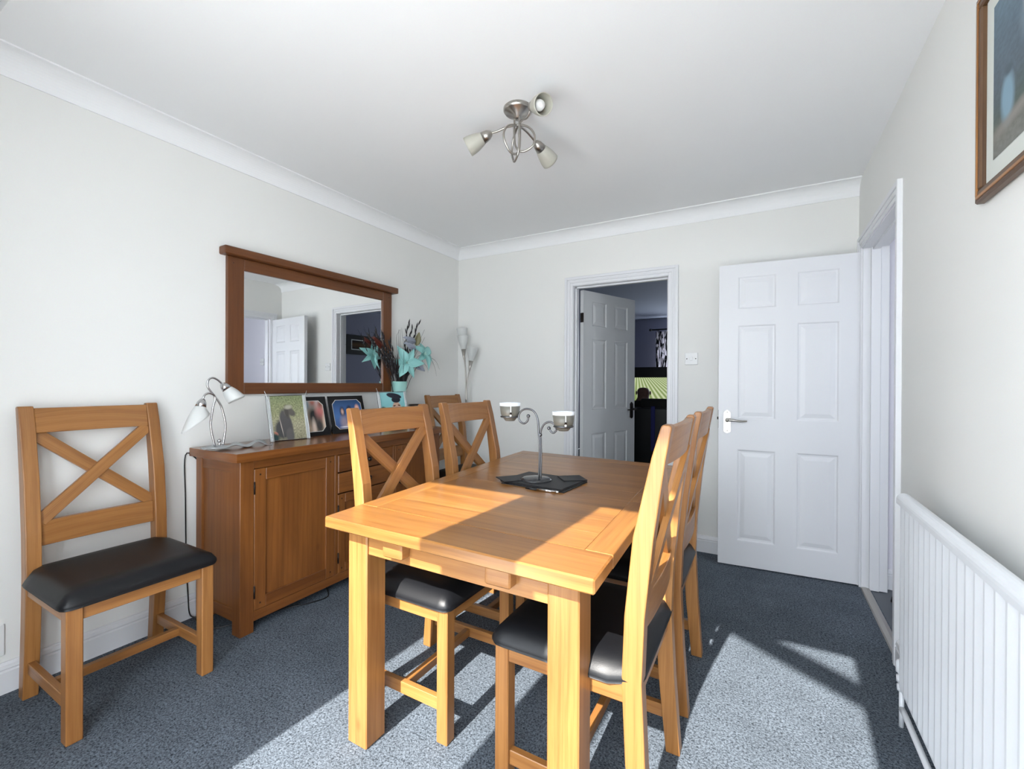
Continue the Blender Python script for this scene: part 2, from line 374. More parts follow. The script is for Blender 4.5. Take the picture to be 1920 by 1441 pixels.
# cove cornices
def cove2(w=0.085, lip=0.006, n=10):
    z0, z1 = 2.368, ZC
    p = [(-0.01, z0), (lip, z0), (lip, z0+0.007)]
    for i in range(n+1):
        a = math.pi/2*i/n; p.append((lip+(w-lip)*(1-math.cos(a)), z0+0.007+(z1-z0-0.014)*math.sin(a)))
    p += [(w+0.005, z1-0.007), (w+0.005, z1+0.01), (-0.01, z1+0.01)]
    return p
pf = cove2()
t1 = MB().prism([(a, b) for a, b in pf], 0.465, YB+0.005, axis=1); struct('trim_1', t1, CEIL)
t2 = MB().prism([(YB-a, b) for a, b in pf], -0.005, XR+0.005, axis=0); struct('trim_2', t2, CEIL)

# skirting boards
def skirt_prof(t=0.016, h=0.118):
    return [(-0.003, 0), (t, 0), (t, h-0.036), (t-0.004, h-0.032), (t-0.004, h-0.028), (t-0.001, h-0.024), (t-0.004, h-0.010), (t-0.010, h-0.004), (t-0.011, h), (-0.003, h)]
sp_ = skirt_prof()
struct('baseboard_left', MB().prism(sp_, YF, YB, axis=1), GLOSS)
bb = MB().prism([(YB-a, b) for a, b in sp_], 0, OX0-0.075, axis=0).prism([(YB-a, b) for a, b in sp_], OX1+0.075, XR, axis=0)
struct('baseboard_back', bb, GLOSS)
struct('baseboard_right', MB().prism([(XR-a, b) for a, b in sp_], YF, DY0-0.07, axis=1), GLOSS)

# lounge doorway: lining and stepped architrave
def architrave(mb, x0, x1, zt, yf, sgn=-1, axis='x'):
    """stepped moulding round an opening; yf is the wall face, sgn the side it stands on"""
    steps = [(0.0, 0.022, 0.012), (0.022, 0.034, 0.016), (0.034, 0.048, 0.0145), (0.048, 0.070, 0.020)]
    for a, b, t in steps:
        lo, hi = (yf, yf+sgn*t) if sgn > 0 else (yf+sgn*t, yf)
        def B(u0, u1, z0, z1):
            if axis == 'x': mb.b2(u0, u1, lo, hi, z0, z1, bev=0.0015)
            else: mb.b2(lo, hi, u0, u1, z0, z1, bev=0.0015)
        B(x0-b, x0-a, 0, zt+b); B(x1+a, x1+b, 0, zt+b); B(x0-a, x1+a, zt+a, zt+b)
ar = MB(); architrave(ar, OX0, OX1, OZ, YB)
ar.b2(OX0-0.004, OX0+0.004, YB-0.004, YB+0.125, 0, OZ, bev=0.001); ar.b2(OX1-0.004, OX1+0.004, YB-0.004, YB+0.125, 0, OZ, bev=0.001); ar.b2(OX0, OX1, YB-0.004, YB+0.125, OZ-0.004, OZ+0.006, bev=0.001)
ar.b2(OX0+0.004, OX0+0.016, YB+0.04, YB+0.075, 0, OZ, bev=0.001); ar.b2(OX1-0.016, OX1-0.004, YB+0.04, YB+0.075, 0, OZ, bev=0.001); ar.b2(OX0, OX1, YB+0.04, YB+0.075, OZ-0.016, OZ, bev=0.001)
struct('trim_3', ar, GLOSS)
# hall doorway
ah = MB(); architrave(ah, DY0, DY1-0.02, DZ, XR, -1, 'y')
ah.b2(XR-0.004, XR+0.115, DY0-0.004, DY0+0.010, 0, DZ, bev=0.001)
ah.b2(XR-0.002, XR+0.035, DY1-0.030, DY1+0.004, 0, DZ, bev=0.001); ah.b2(XR+0.035, XR+0.08, DY1-0.044, DY1+0.004, 0, DZ, bev=0.0015); ah.b2(XR+0.08, XR+0.12, DY1-0.034, DY1+0.02, 0, DZ, bev=0.002)
ah.b2(XR-0.004, XR+0.115, DY0, DY1, DZ-0.006, DZ+0.006, bev=0.001); ah.b2(XR+0.04, XR+0.075, DY0, DY1, DZ-0.02, DZ, bev=0.001)
struct('trim_4', ah, GLOSS)
th = MB().prism([(XR-0.005, 0), (XR+0.04, 0), (XR+0.037, 0.006), (XR+0.02, 0.009), (XR+0.0, 0.007)], DY0+0.01, DY1-0.03, axis=1)
tag(th.build('trim_5', SATIN), kind='structure')

# six-panel doors
def panel_door(name, W, Hh, T, mat, flip=1):
    """leaf in its own frame: x 0..W from the hinge, y -T..0, z 0..H"""
    root = thing(name, None, None, kind='structure')
    lf = MB()
    s1, s2 = 0.112, 0.112; cx = W/2; pw = (W-s1-s2-0.112)/2
    cols = [(s1, s1+pw), (W-s2-pw, W-s2)]; rows = [(0.165, 0.765), (0.965, 1.58), (1.685, 1.90)]
    z_edges = [0, rows[0][0], rows[0][1], rows[1][0], rows[1][1], rows[2][0], rows[2][1], Hh]
    for a, b in [(0, cols[0][0]), (cols[0][1], cols[1][0]), (cols[1][1], W)]: lf.b2(a, b, -T, 0, 0, Hh, bev=0)
    for i in (0, 2, 4, 6):
        for a, b in cols: lf.b2(a, b, -T, 0, z_edges[i], z_edges[i+1], bev=0)
    for a, b in cols:
        for z0, z1 in rows:
            for side in (0, 1):
                ys = 0 if side else -T; sg = -1 if side else 1
                rings = [(0, 0), (0.004, 0.001), (0.010, 0.0065), (0.020, 0.0075), (0.024, 0.0065), (0.044, 0.0020), (0.048, 0.0018)]
                vs = []; fs = []
                for off, dp in rings:
                    y = ys+sg*dp; vs += [(a+off, y, z0+off), (b-off, y, z0+off), (b-off, y, z1-off), (a+off, y, z1-off)]
                for r in range(len(rings)-1):
                    for k in range(4):
                        q = [r*4+k, r*4+(k+1) % 4, (r+1)*4+(k+1) % 4, (r+1)*4+k]; fs.append(q[::-1] if side else q)
                e = (len(rings)-1)*4; q = [e, e+1, e+2, e+3]; fs.append(q[::-1] if side else q)
                lf.add(vs, fs)
    lf.build('door_leaf', mat, root)
    return root
def lever(root, x, z, T, metal, d=-1):
    """lever handle with a shaped back plate on both faces; d = direction of the lever along x"""
    for sg, yf in ((-1, -T), (1, 0)):
        h = MB(); pl = []
        hw, hh = 0.021, 0.078
        for px, pz in [(-hw, -hh+0.012), (-hw*0.55, -hh+0.006), (0, -hh), (hw*0.55, -hh+0.006), (hw, -hh+0.012), (hw, hh-0.018), (hw*0.55, hh-0.010), (0, hh), (-hw*0.55, hh-0.010), (-hw, hh-0.018)]: pl.append((x+px, z+px*0+pz))
        y0, y1 = sorted((yf, yf+sg*0.007)); h.prism(pl, y0, y1, axis=1)
        hd = h.build('door_handle', metal, root)
        l = MB(); l.tube([(x, yf+sg*0.005, z+0.012), (x, yf+sg*0.05, z+0.012)], 0.010, 14, smooth_path=False)
        l.tube([(x, yf+sg*0.046, z+0.012), (x+d*0.03, yf+sg*0.052, z+0.013), (x+d*0.075, yf+sg*0.052, z+0.008), (x+d*0.115, yf+sg*0.046, z+0.010)], [0.010, 0.0085, 0.007, 0.005], 12)
        l.ball((x, yf+sg*0.05, z+0.012), 0.012)
        l.build('lever', metal, hd)
        k = MB(); k.ball((x, yf+sg*0.007, z+0.062), 0.003); k.ball((x, yf+sg*0.007, z-0.060), 0.003); k.build('screw', DARKM, hd)
d1 = panel_door('door_1', 0.775, 1.981, 0.036, DOORP)
d1.location = (XR+0.002, 3.325, 0.008); d1.rotation_euler = (0, 0, math.pi+math.atan2(0.05, 0.775))
# leaf x runs from the hinge; its y<0 side now faces the back wall
lever(d1, 0.775-0.052, 0.945, 0.036, SATIN, -1)
for z in (0.262, 1.79): MB().b2(-0.030, 0.001, 0.0005, 0.003, z-0.04, z+0.04, bev=0.0005).tube([(0.0, 0.006, z-0.04), (0.0, 0.006, z+0.04)], 0.005, 8, smooth_path=False).build('hinge', SATIN, d1)
MB().b2(0.770, 0.7765, -0.028, -0.008, 0.90, 1.02, bev=0.0005).box((0.778, -0.018, 0.965), (0.012, 0.012, 0.018)).build('latch', DARKM, d1)
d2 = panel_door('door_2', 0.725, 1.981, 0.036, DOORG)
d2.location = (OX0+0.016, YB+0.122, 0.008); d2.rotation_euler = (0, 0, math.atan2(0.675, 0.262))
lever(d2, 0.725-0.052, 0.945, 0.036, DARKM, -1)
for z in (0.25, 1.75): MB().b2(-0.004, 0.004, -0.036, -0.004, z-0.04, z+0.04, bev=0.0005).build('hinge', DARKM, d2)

# light switches and socket
def wall_plate(name, label, cat, c, axis, sgn, w, h, rocker=True, gang=1):
    r = thing(name, label, cat, c)
    def bx(mb, u0, u1, d0, d1, z0, z1, bev=0.002):
        if axis == 'x': mb.b2(u0, u1, *sorted((sgn*d0, sgn*d1)), z0, z1, bev=bev)
        else: mb.b2(*sorted((sgn*d0, sgn*d1)), u0, u1, z0, z1, bev=bev)
        return mb
    bx(MB(), -w/2, w/2, -0.001, 0.009, -h/2, h/2, 0.003).build('plate', WHITEP, r)
    if rocker:
        bx(MB(), -0.009, 0.009, 0.008, 0.013, -0.014, 0.014).build('rocker', WHITEP, r)
        for u in (-0.03, 0.03): bx(MB(), u-0.0035, u+0.0035, 0.008, 0.0098, -0.0035, 0.0035, 0.001).build('screw', DARKM, r)
    else:
        for g in (-1, 1):
            bx(MB(), g*0.036-0.012, g*0.036+0.012, 0.008, 0.0095, -0.030, -0.005, 0.0005).build('socket_holes', DARKSLOT, r)
            bx(MB(), g*0.02-0.008, g*0.02+0.008, 0.008, 0.013, 0.010, 0.032).build('rocker', WHITEP, r)
    return r
wall_plate('light_switch', 'white square light switch on the back wall between the two doors', 'light switch', (2.088, YB, 1.384), 'x', -1, 0.088, 0.088)
wall_plate('light_switch', 'white light switch on the hall wall, seen only in the mirror', 'light switch', (3.36, 3.375, 1.465), 'x', -1, 0.088, 0.088)
wall_plate('wall_socket', 'white double power socket low on the left wall at the picture edge', 'socket', (0, 0.459, 0.207), 'y', 1, 0.146, 0.122, False)

# hall beyond the right doorway
struct('floor_hall', MB().b2(XR+0.045, 5.1, 1.2, 3.38, -0.1, -0.002, bev=0), TILE)
hw = MB(); hw.b2(XR+0.112, 5.1, 3.375, 3.44, 0, 2.5, bev=0); struct('wall_hall_back', hw, HALLW)
hw = MB(); hw.b2(5.0, 5.1, 1.1, 1.4, 0, 2.5, bev=0); hw.b2(5.0, 5.1, 2.2, 3.4, 0, 2.5, bev=0); hw.b2(5.0, 5.1, 1.4, 2.2, 0, 1.1, bev=0); hw.b2(5.0, 5.1, 1.4, 2.2, 1.9, 2.5, bev=0); struct('wall_hall_far', hw, HALLW)
struct('wall_hall_near', MB().b2(XR+0.112, 5.1, 1.1, 1.2, 0, 2.5, bev=0), HALLW)
struct('ceiling_hall', MB().b2(XR+0.112, 5.1, 1.1, 3.44, 2.45, 2.55, bev=0), CEIL)
struct('baseboard_hall', MB().prism([(3.375-a, b) for a, b in sp_], XR+0.112, 5.0, axis=0), GLOSS)
ds = thing('door_stop', 'small black rubber door stop on the grey hall floor', 'door stop', (3.185, 3.19, -0.002))
MB().lathe([(0, 0), (0.017, 0), (0.018, 0.006), (0.014, 0.026), (0.008, 0.032), (0, 0.032)]).build('rubber_bumper', BLACKP, ds)
MB().lathe([(0.019, 0), (0.019, 0.003), (0.017, 0.004)]).build('base_ring', DARKM, ds)

# lounge beyond the back doorway
LY0, LY1, LX0, LX1 = YB+0.12, 8.3, -0.4, 3.5
struct('floor_lounge', MB().b2(LX0, LX1, YB+0.05, LY1, -0.1, -0.001, bev=0), CARPET)
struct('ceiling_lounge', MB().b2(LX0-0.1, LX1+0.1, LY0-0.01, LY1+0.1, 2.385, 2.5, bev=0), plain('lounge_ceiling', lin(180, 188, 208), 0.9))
struct('wall_lounge_left', MB().b2(LX0-0.1, LX0, LY0, LY1+0.1, 0, 2.5, bev=0), LOUNGEW)
struct('wall_lounge_right', MB().b2(LX1, LX1+0.1, LY0-0.11, LY1+0.1, 0, 2.5, bev=0), LOUNGEW)
struct('wall_lounge_near', MB().b2(XR+0.1, LX1+0.1, LY0-0.12, LY0+0.02, 0, 2.5, bev=0).b2(LX0-0.1, -0.12, LY0-0.1, LY0, 0, 2.5, bev=0), LOUNGEW)
lw = MB(); lw.b2(LX0, 0.9, LY1, LY1+0.1, 0, 2.5, bev=0); lw.b2(2.7, LX1, LY1, LY1+0.1, 0, 2.5, bev=0); lw.b2(0.9, 2.7, LY1, LY1+0.1, 0, 0.9, bev=0); lw.b2(0.9, 2.7, LY1, LY1+0.1, 2.1, 2.5, bev=0)
struct('wall_lounge_far', lw, LOUNGEW)
wn = MB()
for a, b in ((0.9, 0.95), (1.53, 1.58), (2.1, 2.15), (2.65, 2.7)): wn.b2(a, b, LY1+0.02, LY1+0.07, 0.9, 2.1)
wn.b2(0.9, 2.7, LY1+0.02, LY1+0.07, 0.9, 0.95); wn.b2(0.9, 2.7, LY1+0.02, LY1+0.07, 2.05, 2.1); struct('window_1', wn, WHITEP)
cu = thing('curtain', 'black and white patterned curtain hanging at the lounge window', 'curtain', (0.86, 8.16, 0))
nf = 60; vs = []; fs = []
for i in range(nf+1):
    x = i/nf*0.62; y = 0.028*math.sin(i/nf*math.pi*13)
    for z in (0.25, 2.13): vs.append((x+0.02, y, z))
for i in range(nf): fs.append([2*i, 2*i+2, 2*i+3, 2*i+1])
cm = MB().add(vs, fs, None, 0, True).build('curtain_cloth', curtain_mat(), cu)
so = cm.modifiers.new('t', 'SOLIDIFY'); so.thickness = 0.002
cr = thing('curtain_rod', 'black curtain rod with finial at the lounge window', 'curtain rod', (0.80, 8.16, 2.165))
MB().tube([(0.02, 0, 0), (1.75, 0, 0)], 0.013, 12, smooth_path=False).build('rod', BLACKP, cr)
MB().lathe([(0, 0), (0.02, 0.01), (0.026, 0.03), (0.018, 0.05), (0.012, 0.06), (0.012, 0.07)], (-0.045, 0, 0), (1, 0, 0)).build('finial', BLACKP, cr)
MB().b2(0.08, 0.10, -0.01, 0.14, -0.012, 0.012).build('bracket', BLACKP, cr)
# television on a black cabinet
tv = thing('television', 'large black television showing a green bowls match in the lounge', 'television', (0.30, 7.86, 0.62))
MB().b2(0, 1.55, 0, 0.05, 0, 0.87, bev=0.004).build('casing', BLACKP, tv)
MB().quad((0.02, -0.001, 0.03), (1.53, -0.001, 0.03), (1.53, -0.001, 0.69), (0.02, -0.001, 0.69)).build('screen', tv_mat(), tv)
MB().b2(0.18, 0.26, -0.002, 0.0, 0.76, 0.82, bev=0).build('energy_sticker', WHITEP, tv)
MB().b2(0.5, 1.05, -0.08, 0.12, -0.03, 0, bev=0.004).build('stand', BLACKP, tv)
tc_ = thing('tv_cabinet', 'low black cabinet under the lounge television', 'cabinet', (0.25, 7.6, 0))
MB().b2(0, 1.65, 0, 0.42, 0.05, 0.59, bev=0.004).build('body', BLACKC, tc_); 
for u in (0.04, 0.83): MB().b2(u, u+0.78, -0.012, 0.0, 0.07, 0.57).build('door', BLACKP, tc_)
for u in (0.05, 1.52):
    for v in (0.04, 0.34): MB().b2(u, u+0.06, v, v+0.05, 0, 0.05).build('foot', BLACKP, tc_)
# sofa seen from behind and the seated viewer
sf = thing('sofa', 'black leather sofa seen from behind through the lounge doorway', 'sofa', (0.95, 5.10, 0))
MB().b2(0, 1.9, 0.05, 0.95, 0.06, 0.42, bev=0.03, seg=3).build('base', BLACKC, sf)
MB().b2(0, 1.9, 0.0, 0.22, 0.10, 0.93, bev=0.03, seg=3).build('backrest', LEATH, sf)
for u in (0, 1.7): MB().b2(u, u+0.2, 0.2, 0.93, 0.1, 0.62, bev=0.03, seg=3).build('armrest', LEATH, sf)
for u in (0.21, 0.96): MB().b2(u, u+0.73, 0.24, 0.92, 0.41, 0.50, bev=0.03, seg=3).build('seat_cushion', LEATH, sf)
for x, zt, hwid in ((0.52, 1.02, 0.17), (0.90, 1.05, 0.16)):
    MB().box((x, 0.20, zt-0.10), (hwid*2, 0.14, 0.22), bev=0.04, seg=3).build('headrest', BLACKC, sf)
for u in (0.04, 1.8):
    for v in (0.08, 0.85): MB().b2(u, u+0.06, v, v+0.06, 0, 0.08).build('foot', BLACKP, sf)
tag(MB().box((1.475, 5.094, 0.70), (0.045, 0.012, 0.50), bev=0.004).build('reflection_strip', NAVY), 'narrow dark blue strip painted as a light reflection down the back of the black sofa', 'painted reflection')  # blue light reflection on the leather, modelled as a coloured strip
pr = bpy.data.objects.new('person', None); COL.objects.link(pr); pr.location = (1.27, 5.52, 0)
tag(pr, 'person in dark clothes sitting on the sofa watching television, seen from behind', 'person')
def skin_body(name, verts, edges, mats, parent, lv=2):
    me = bpy.data.meshes.new(name); me.from_pydata([v[0] for v in verts], edges, []); o = bpy.data.objects.new(name, me); COL.objects.link(o); o.parent = parent
    o.modifiers.new('skin', 'SKIN'); sv = me.skin_vertices[0].data
    for i, v in enumerate(verts): sv[i].radius = v[1]; sv[i].use_root = (i == 0)
    ss = o.modifiers.new('sub', 'SUBSURF'); ss.levels = lv; ss.render_levels = lv; me.materials.append(mats)
    return o
bv = [((0, 0, 0.58), (.15, .11)), ((0, -0.04, 0.78), (.16, .11)), ((0, -0.04, 0.93), (.17, .10)), ((0, -0.02, 0.98), (.10, .065)), ((0, 0.0, 1.035), (.066, .068)), ((0, 0.005, 1.10), (.086, .10)), ((0, 0.01, 1.160), (.066, .082)),
      ((0.17, -0.03, 0.92), (.06, .06)), ((0.22, 0.05, 0.72), (.047, .047)), ((0.16, 0.25, 0.66), (.035, .035)), ((-0.17, -0.03, 0.92), (.06, .06)), ((-0.22, 0.05, 0.72), (.047, .047)), ((-0.16, 0.25, 0.66), (.035, .035)),
      ((0.09, 0.05, 0.56), (.08, .08)), ((0.11, 0.46, 0.55), (.065, .065)), ((0.11, 0.52, 0.10), (.045, .045)), ((0.11, 0.64, 0.05), (.04, .035)), ((-0.09, 0.05, 0.56), (.08, .08)), ((-0.11, 0.46, 0.55), (.065, .065)), ((-0.11, 0.52, 0.10), (.045, .045)), ((-0.11, 0.64, 0.05), (.04, .035))]
be = [(0, 1), (1, 2), (2, 3), (3, 4), (4, 5), (5, 6), (2, 7), (7, 8), (8, 9), (2, 10), (10, 11), (11, 12), (0, 13), (13, 14), (14, 15), (15, 16), (0, 17), (17, 18), (18, 19), (19, 20)]
skin_body('body', bv, be, SKIN, pr)
sh = [(a, (r[0]+0.006, r[1]+0.006)) for a, r in (bv[0], bv[1], bv[2], bv[3], bv[7], bv[8], bv[10], bv[11])]
skin_body('jumper', sh, [(0, 1), (1, 2), (2, 3), (2, 4), (4, 5), (2, 6), (6, 7)], BLACKC, pr)
tr_ = [(bv[i][0], (bv[i][1][0]+0.006, bv[i][1][1]+0.006)) for i in (0, 13, 14, 15, 17, 18, 19)]
skin_body('trousers', tr_, [(0, 1), (1, 2), (2, 3), (0, 4), (4, 5), (5, 6)], BLACKC, pr)
for sx in (-1, 1): MB().ball((sx*0.084, 0.0, 1.09), 0.018, sc=(0.5, 0.8, 1.4)).build('ear', SKIN, pr)
MB().ball((0, 0.105, 1.09), 0.016, sc=(0.8, 1, 1.3)).build('nose', SKIN, pr)
for sx in (-1, 1):
    hands = MB()
    hands.ball((sx*0.155, 0.31, 0.645), 0.042, sc=(0.9, 1.2, 0.5))
    for k in range(4): hands.tube([(sx*0.155+(k-1.5)*0.018, 0.34, 0.645), (sx*0.155+(k-1.5)*0.019, 0.385, 0.64), (sx*0.155+(k-1.5)*0.019, 0.405-abs(k-1.5)*0.006, 0.622)], 0.0085, 8)
    hands.tube([(sx*0.12, 0.30, 0.645), (sx*0.10, 0.33, 0.64), (sx*0.10, 0.35, 0.63)], 0.009, 8)
    hands.build('hand', SKIN, pr)
# lounge picture seen only in the mirror
lp = thing('framed_picture', 'dark framed picture on the lounge wall, seen in the mirror', 'picture', (LX1-0.001, 5.20, 1.82))
MB().b2(-0.03, 0, -0.42, 0.42, -0.16, 0.16).build('frame', BLACKP, lp)
MB().quad((-0.0312, 0.33, -0.085), (-0.0312, -0.33, -0.085), (-0.0312, -0.33, 0.085), (-0.0312, 0.33, 0.085)).build('mount', MOUNT, lp)
MB().quad((-0.0324, 0.315, -0.07), (-0.0324, -0.315, -0.07), (-0.0324, -0.315, 0.07), (-0.0324, 0.315, 0.07)).build('print', picture('lounge_print', [(0, lin(40, 30, 22)), (0.5, lin(96, 70, 40)), (1, lin(20, 20, 24))], []), lp)

# ------------------------------------------------------------------ radiator and picture on the right wall
ra = thing('radiator', 'long white panel radiator under the picture on the right wall', 'radiator', (XR-0.001, 0, 0))
RY0, RY1 = 0.55, 2.0; pr_ = []
n = int((RY1-RY0)/0.05); y = RY0+0.02
front = -0.104
prof = [(front+0.022, RY0+0.006), (front+0.010, RY0+0.006)]
while y+0.05 < RY1-0.004:
    prof += [(front, y+0.034), (front, y+0.042), (front+0.007, y+0.0425), (front+0.007, y+0.047)]; y += 0.05
prof += [(front+0.010, RY1-0.006), (front+0.022, RY1-0.006)]
MB().prism(prof, 0.175, 0.80, axis=2).b2(front+0.006, front+0.022, RY0+0.004, RY1-0.004, 0.155, 0.18, bev=0.004).build('panel', RADM, ra)
tp = [(front+0.018+0.022*math.cos(math.pi*k/10), 0.806+0.022*math.sin(math.pi*k/10)) for k in range(11)]
tp = MB().prism([(front+0.040, 0.792)]+tp+[(front-0.004, 0.792)], RY0, RY1, axis=1).build('top_rail', RADM, ra)
for yy in (0.9, 1.7): MB().b2(front+0.020, 0.0, yy, yy+0.03, 0.2, 0.75).build('wall_bracket', RADM, ra)
vl = MB(); vl.tube([(front+0.022, RY1-0.012, 0.19), (front+0.022, RY1+0.045, 0.19)], 0.009, 10, smooth_path=False)
vl.lathe([(0, 0), (0.013, 0.002), (0.014, 0.02), (0.010, 0.022), (0.010, 0.03), (0.015, 0.032), (0.016, 0.052), (0.010, 0.056), (0.010, 0.062), (0.017, 0.066), (0.017, 0.10), (0.012, 0.108), (0, 0.109)], (front+0.022, RY1+0.035, 0.125), n=16); vl.build('valve', RADM, ra)
MB().tube([(front+0.022, RY1+0.035, 0.14), (front+0.022, RY1+0.035, 0.0)], 0.0075, 10, smooth_path=False).build('tail_pipe', RADM, ra)
MB().tube([(front+0.022, RY1+0.03, 0.065), (front+0.024, RY1-0.01, 0.064), (front+0.024, 0.3, 0.062)], 0.0095, 10, smooth_path=False).build('feed_pipe', RADM, ra)
MB().b2(front+0.010, front+0.04, 1.55, 1.575, 0.045, 0.075).b2(front+0.03, 0.0, 1.557, 1.567, 0.05, 0.07).build('pipe_clip', DARKM, ra)

def painting():
    L_ = lambda *a: lin(*a)
    return picture('painting', [(0.0, L_(120, 120, 116)), (0.16, L_(112, 112, 104)), (0.24, L_(78, 92, 88)), (0.45, L_(84, 98, 110)), (0.75, L_(86, 106, 122)), (1.0, L_(98, 122, 138))],
        [(0.13, 0.31, 0.055, 0.15, 0, L_(128, 158, 176), 0.3), (0.14, 0.475, 0.035, 0.03, 0, L_(70, 86, 98), 0.4), (0.30, 0.62, 0.05, 0.10, 20, L_(116, 134, 148), 0.6),
         (0.29, 0.88, 0.025, 0.13, -8, L_(166, 172, 178), 0.5), (0.31, 0.76, 0.025, 0.07, -15, L_(150, 160, 170), 0.6), (0.5, 0.4, 0.14, 0.2, 0, L_(96, 120, 140), 0.6), (0.75, 0.55, 0.12, 0.22, 0, L_(132, 142, 150), 0.6), (0.20, 0.17, 0.2, 0.03, 10, L_(140, 134, 128), 0.8)], 0.5, 0.15, 30)
pc = thing('framed_picture', 'large framed blue still life painting on the right wall above the radiator', 'picture', (XR, 1.29, 1.955))
ow, oh = 0.36, 0.272
fr = MB(); fw_ = 0.034
for (a, b, c, d) in ((-ow, ow, -oh, -oh+fw_), (-ow, ow, oh-fw_, oh)): fr.b2(-0.022, 0, a, b, c, d, bev=0.004, grain=1)
for (a, b) in ((-ow, -ow+fw_), (ow-fw_, ow)): fr.b2(-0.022, 0, a, b, -oh+fw_, oh-fw_, bev=0.004, grain=2)
fr.build('frame', OAKP, pc)
ib = MB()
for k in range(1): ib.b2(-0.0245, -0.02, -ow+0.012, ow-0.012, -oh+0.010, -oh+0.018, bev=0.001, grain=1).b2(-0.0245, -0.02, -ow+0.012, ow-0.012, oh-0.018, oh-0.010, bev=0.001, grain=1).b2(-0.0245, -0.02, -ow+0.010, -ow+0.018, -oh+0.018, oh-0.018, bev=0.001, grain=2).b2(-0.0245, -0.02, ow-0.018, ow-0.010, -oh+0.018, oh-0.018, bev=0.001, grain=2)
ib.build('bead', OAK, pc)
MB().b2(-0.010, -0.004, -ow+fw_, ow-fw_, -oh+fw_, oh-fw_, bev=0).build('mount', MOUNT, pc)
MB().quad((-0.0108, ow-0.075, -oh+0.085), (-0.0108, -ow+0.075, -oh+0.085), (-0.0108, -ow+0.075, oh-0.075), (-0.0108, ow-0.075, oh-0.075)).build('painting', painting(), pc)

# ------------------------------------------------------------------ mirror over the sideboard
mi = thing('mirror', 'large landscape mirror in a dark oak frame above the sideboard', 'mirror', (0.016, 1.935, 0), math.radians(-1.25))
h0, h1, z0, z1 = -0.597, 0.597, 1.132, 1.885; gw = 0.088
m1 = MB(); m1.b2(-0.012, 0.018, h0, h0+gw, z0, z1, grain=2, bev=0.003); m1.b2(-0.012, 0.018, h1-gw, h1, z0, z1, grain=2, bev=0.003)
m1.b2(-0.012, 0.018, h0+gw, h1-gw, z0, z0+0.064, grain=1, bev=0.003); m1.b2(-0.012, 0.018, h0+gw, h1-gw, z1-0.064, z1, grain=1, bev=0.003)
m1.build('frame', OAKM, mi)
MB().box((0.022, 0, z1+0.022), (0.072, 1.26, 0.044), grain=1, bev=0.012, seg=3).build('crown', OAKM, mi)
MB().b2(-0.008, 0.006, h0+gw-0.006, h1-gw+0.006, z0+0.058, z1-0.058, bev=0).build('mirror_glass', MIRR, mi)
for yy in (h0+0.03, h1-0.03): MB().box((0.0185, yy, z1-0.035), (0.002, 0.006, 0.006), bev=0.0005).build('peg', GAPD, mi)

# ------------------------------------------------------------------ sideboard
sb = thing('sideboard', 'long dark oak sideboard with doors and drawers under the mirror', 'sideboard', (0, 0, 0))
Y0, Y1, XF, ZT = 1.185, 2.655, 0.418, 0.868
P_ = 0.066
MB().b2(0.02, 0.445, Y0-0.03, Y1+0.03, ZT-0.042, ZT, grain=1, bev=0.004, seg=2).build('top', OAKS, sb)
for a, b in ((Y0, Y0+P_), (Y1-P_, Y1)):
    MB().b2(XF-P_, XF, a, b, 0, ZT-0.042, grain=2).build('post', OAKD, sb)
    MB().b2(0.025, 0.025+P_*0.8, a, b, 0, ZT-0.042, grain=2).build('post', OAKD, sb)
for yy in (Y0, Y1-0.018):
    e = MB(); e.b2(0.07, XF-P_, yy+0.004, yy+0.018, ZT-0.10, ZT-0.042, grain=0); e.b2(0.07, XF-P_, yy+0.004, yy+0.018, 0.06, 0.12, grain=0)
    e.b2(0.07, XF-P_, yy+0.010, yy+0.016, 0.11, ZT-0.09, grain=2, bev=0); e.build('end_panel', OAKD, sb)
rl = MB(); ys = [Y0+P_, Y0+P_+0.465, Y0+P_+0.485, Y1-P_-0.415, Y1-P_-0.395, Y1-P_]
rl.b2(XF-0.03, XF-0.003, Y0+P_, Y1-P_, ZT-0.085, ZT-0.042, grain=1); rl.b2(XF-0.03, XF-0.003, Y0+P_, Y1-P_, 0.05, 0.098, grain=1)
rl.b2(XF-0.03, XF-0.003, ys[1], ys[2], 0.098, ZT-0.085, grain=2); rl.b2(XF-0.03, XF-0.003, ys[3], ys[4], 0.098, ZT-0.085, grain=2)
rl.build('face_frame', OAKD, sb)
MB().b2(0.03, XF-0.035, Y0+0.02, Y1-0.02, 0.055, ZT-0.045, bev=0).build('carcass', GAPD, sb)
def cab_door(y0, y1, z0, z1, hinge_y, knob_y, fw=0.058):
    d = MB(); g = 0.002; y0 += g; y1 -= g; z0 += g; z1 -= g; xa, xb = XF-0.024, XF-0.001
    d.b2(xa, xb, y0, y0+fw, z0, z1, grain=2); d.b2(xa, xb, y1-fw, y1, z0, z1, grain=2)
    d.b2(xa, xb, y0+fw, y1-fw, z0, z0+fw, grain=1); d.b2(xa, xb, y0+fw, y1-fw, z1-fw, z1, grain=1)
    d.b2(xa, xb-0.010, y0+fw-0.002, y1-fw+0.002, z0+fw-0.002, z1-fw+0.002, grain=2, bev=0)
    o = d.build('door', OAKD, sb)
    for yy in (y0+fw/2, y1-fw/2):
        for zz in (z0+fw/2, z1-fw/2): MB().box((xb, yy, zz), (0.0015, 0.008, 0.008), bev=0).build('peg', GAPD, o)
    for zz in (z0+0.09, z1-0.09): MB().tube([(xb+0.002, hinge_y, zz-0.03), (xb+0.002, hinge_y, zz+0.03)], 0.004, 8, smooth_path=False).build('hinge', DARKM, o)
    if knob_y: knob(o, knob_y, z1-0.10 if z1-z0 < 0.5 else (z0+z1)/2+0.1)
    return o
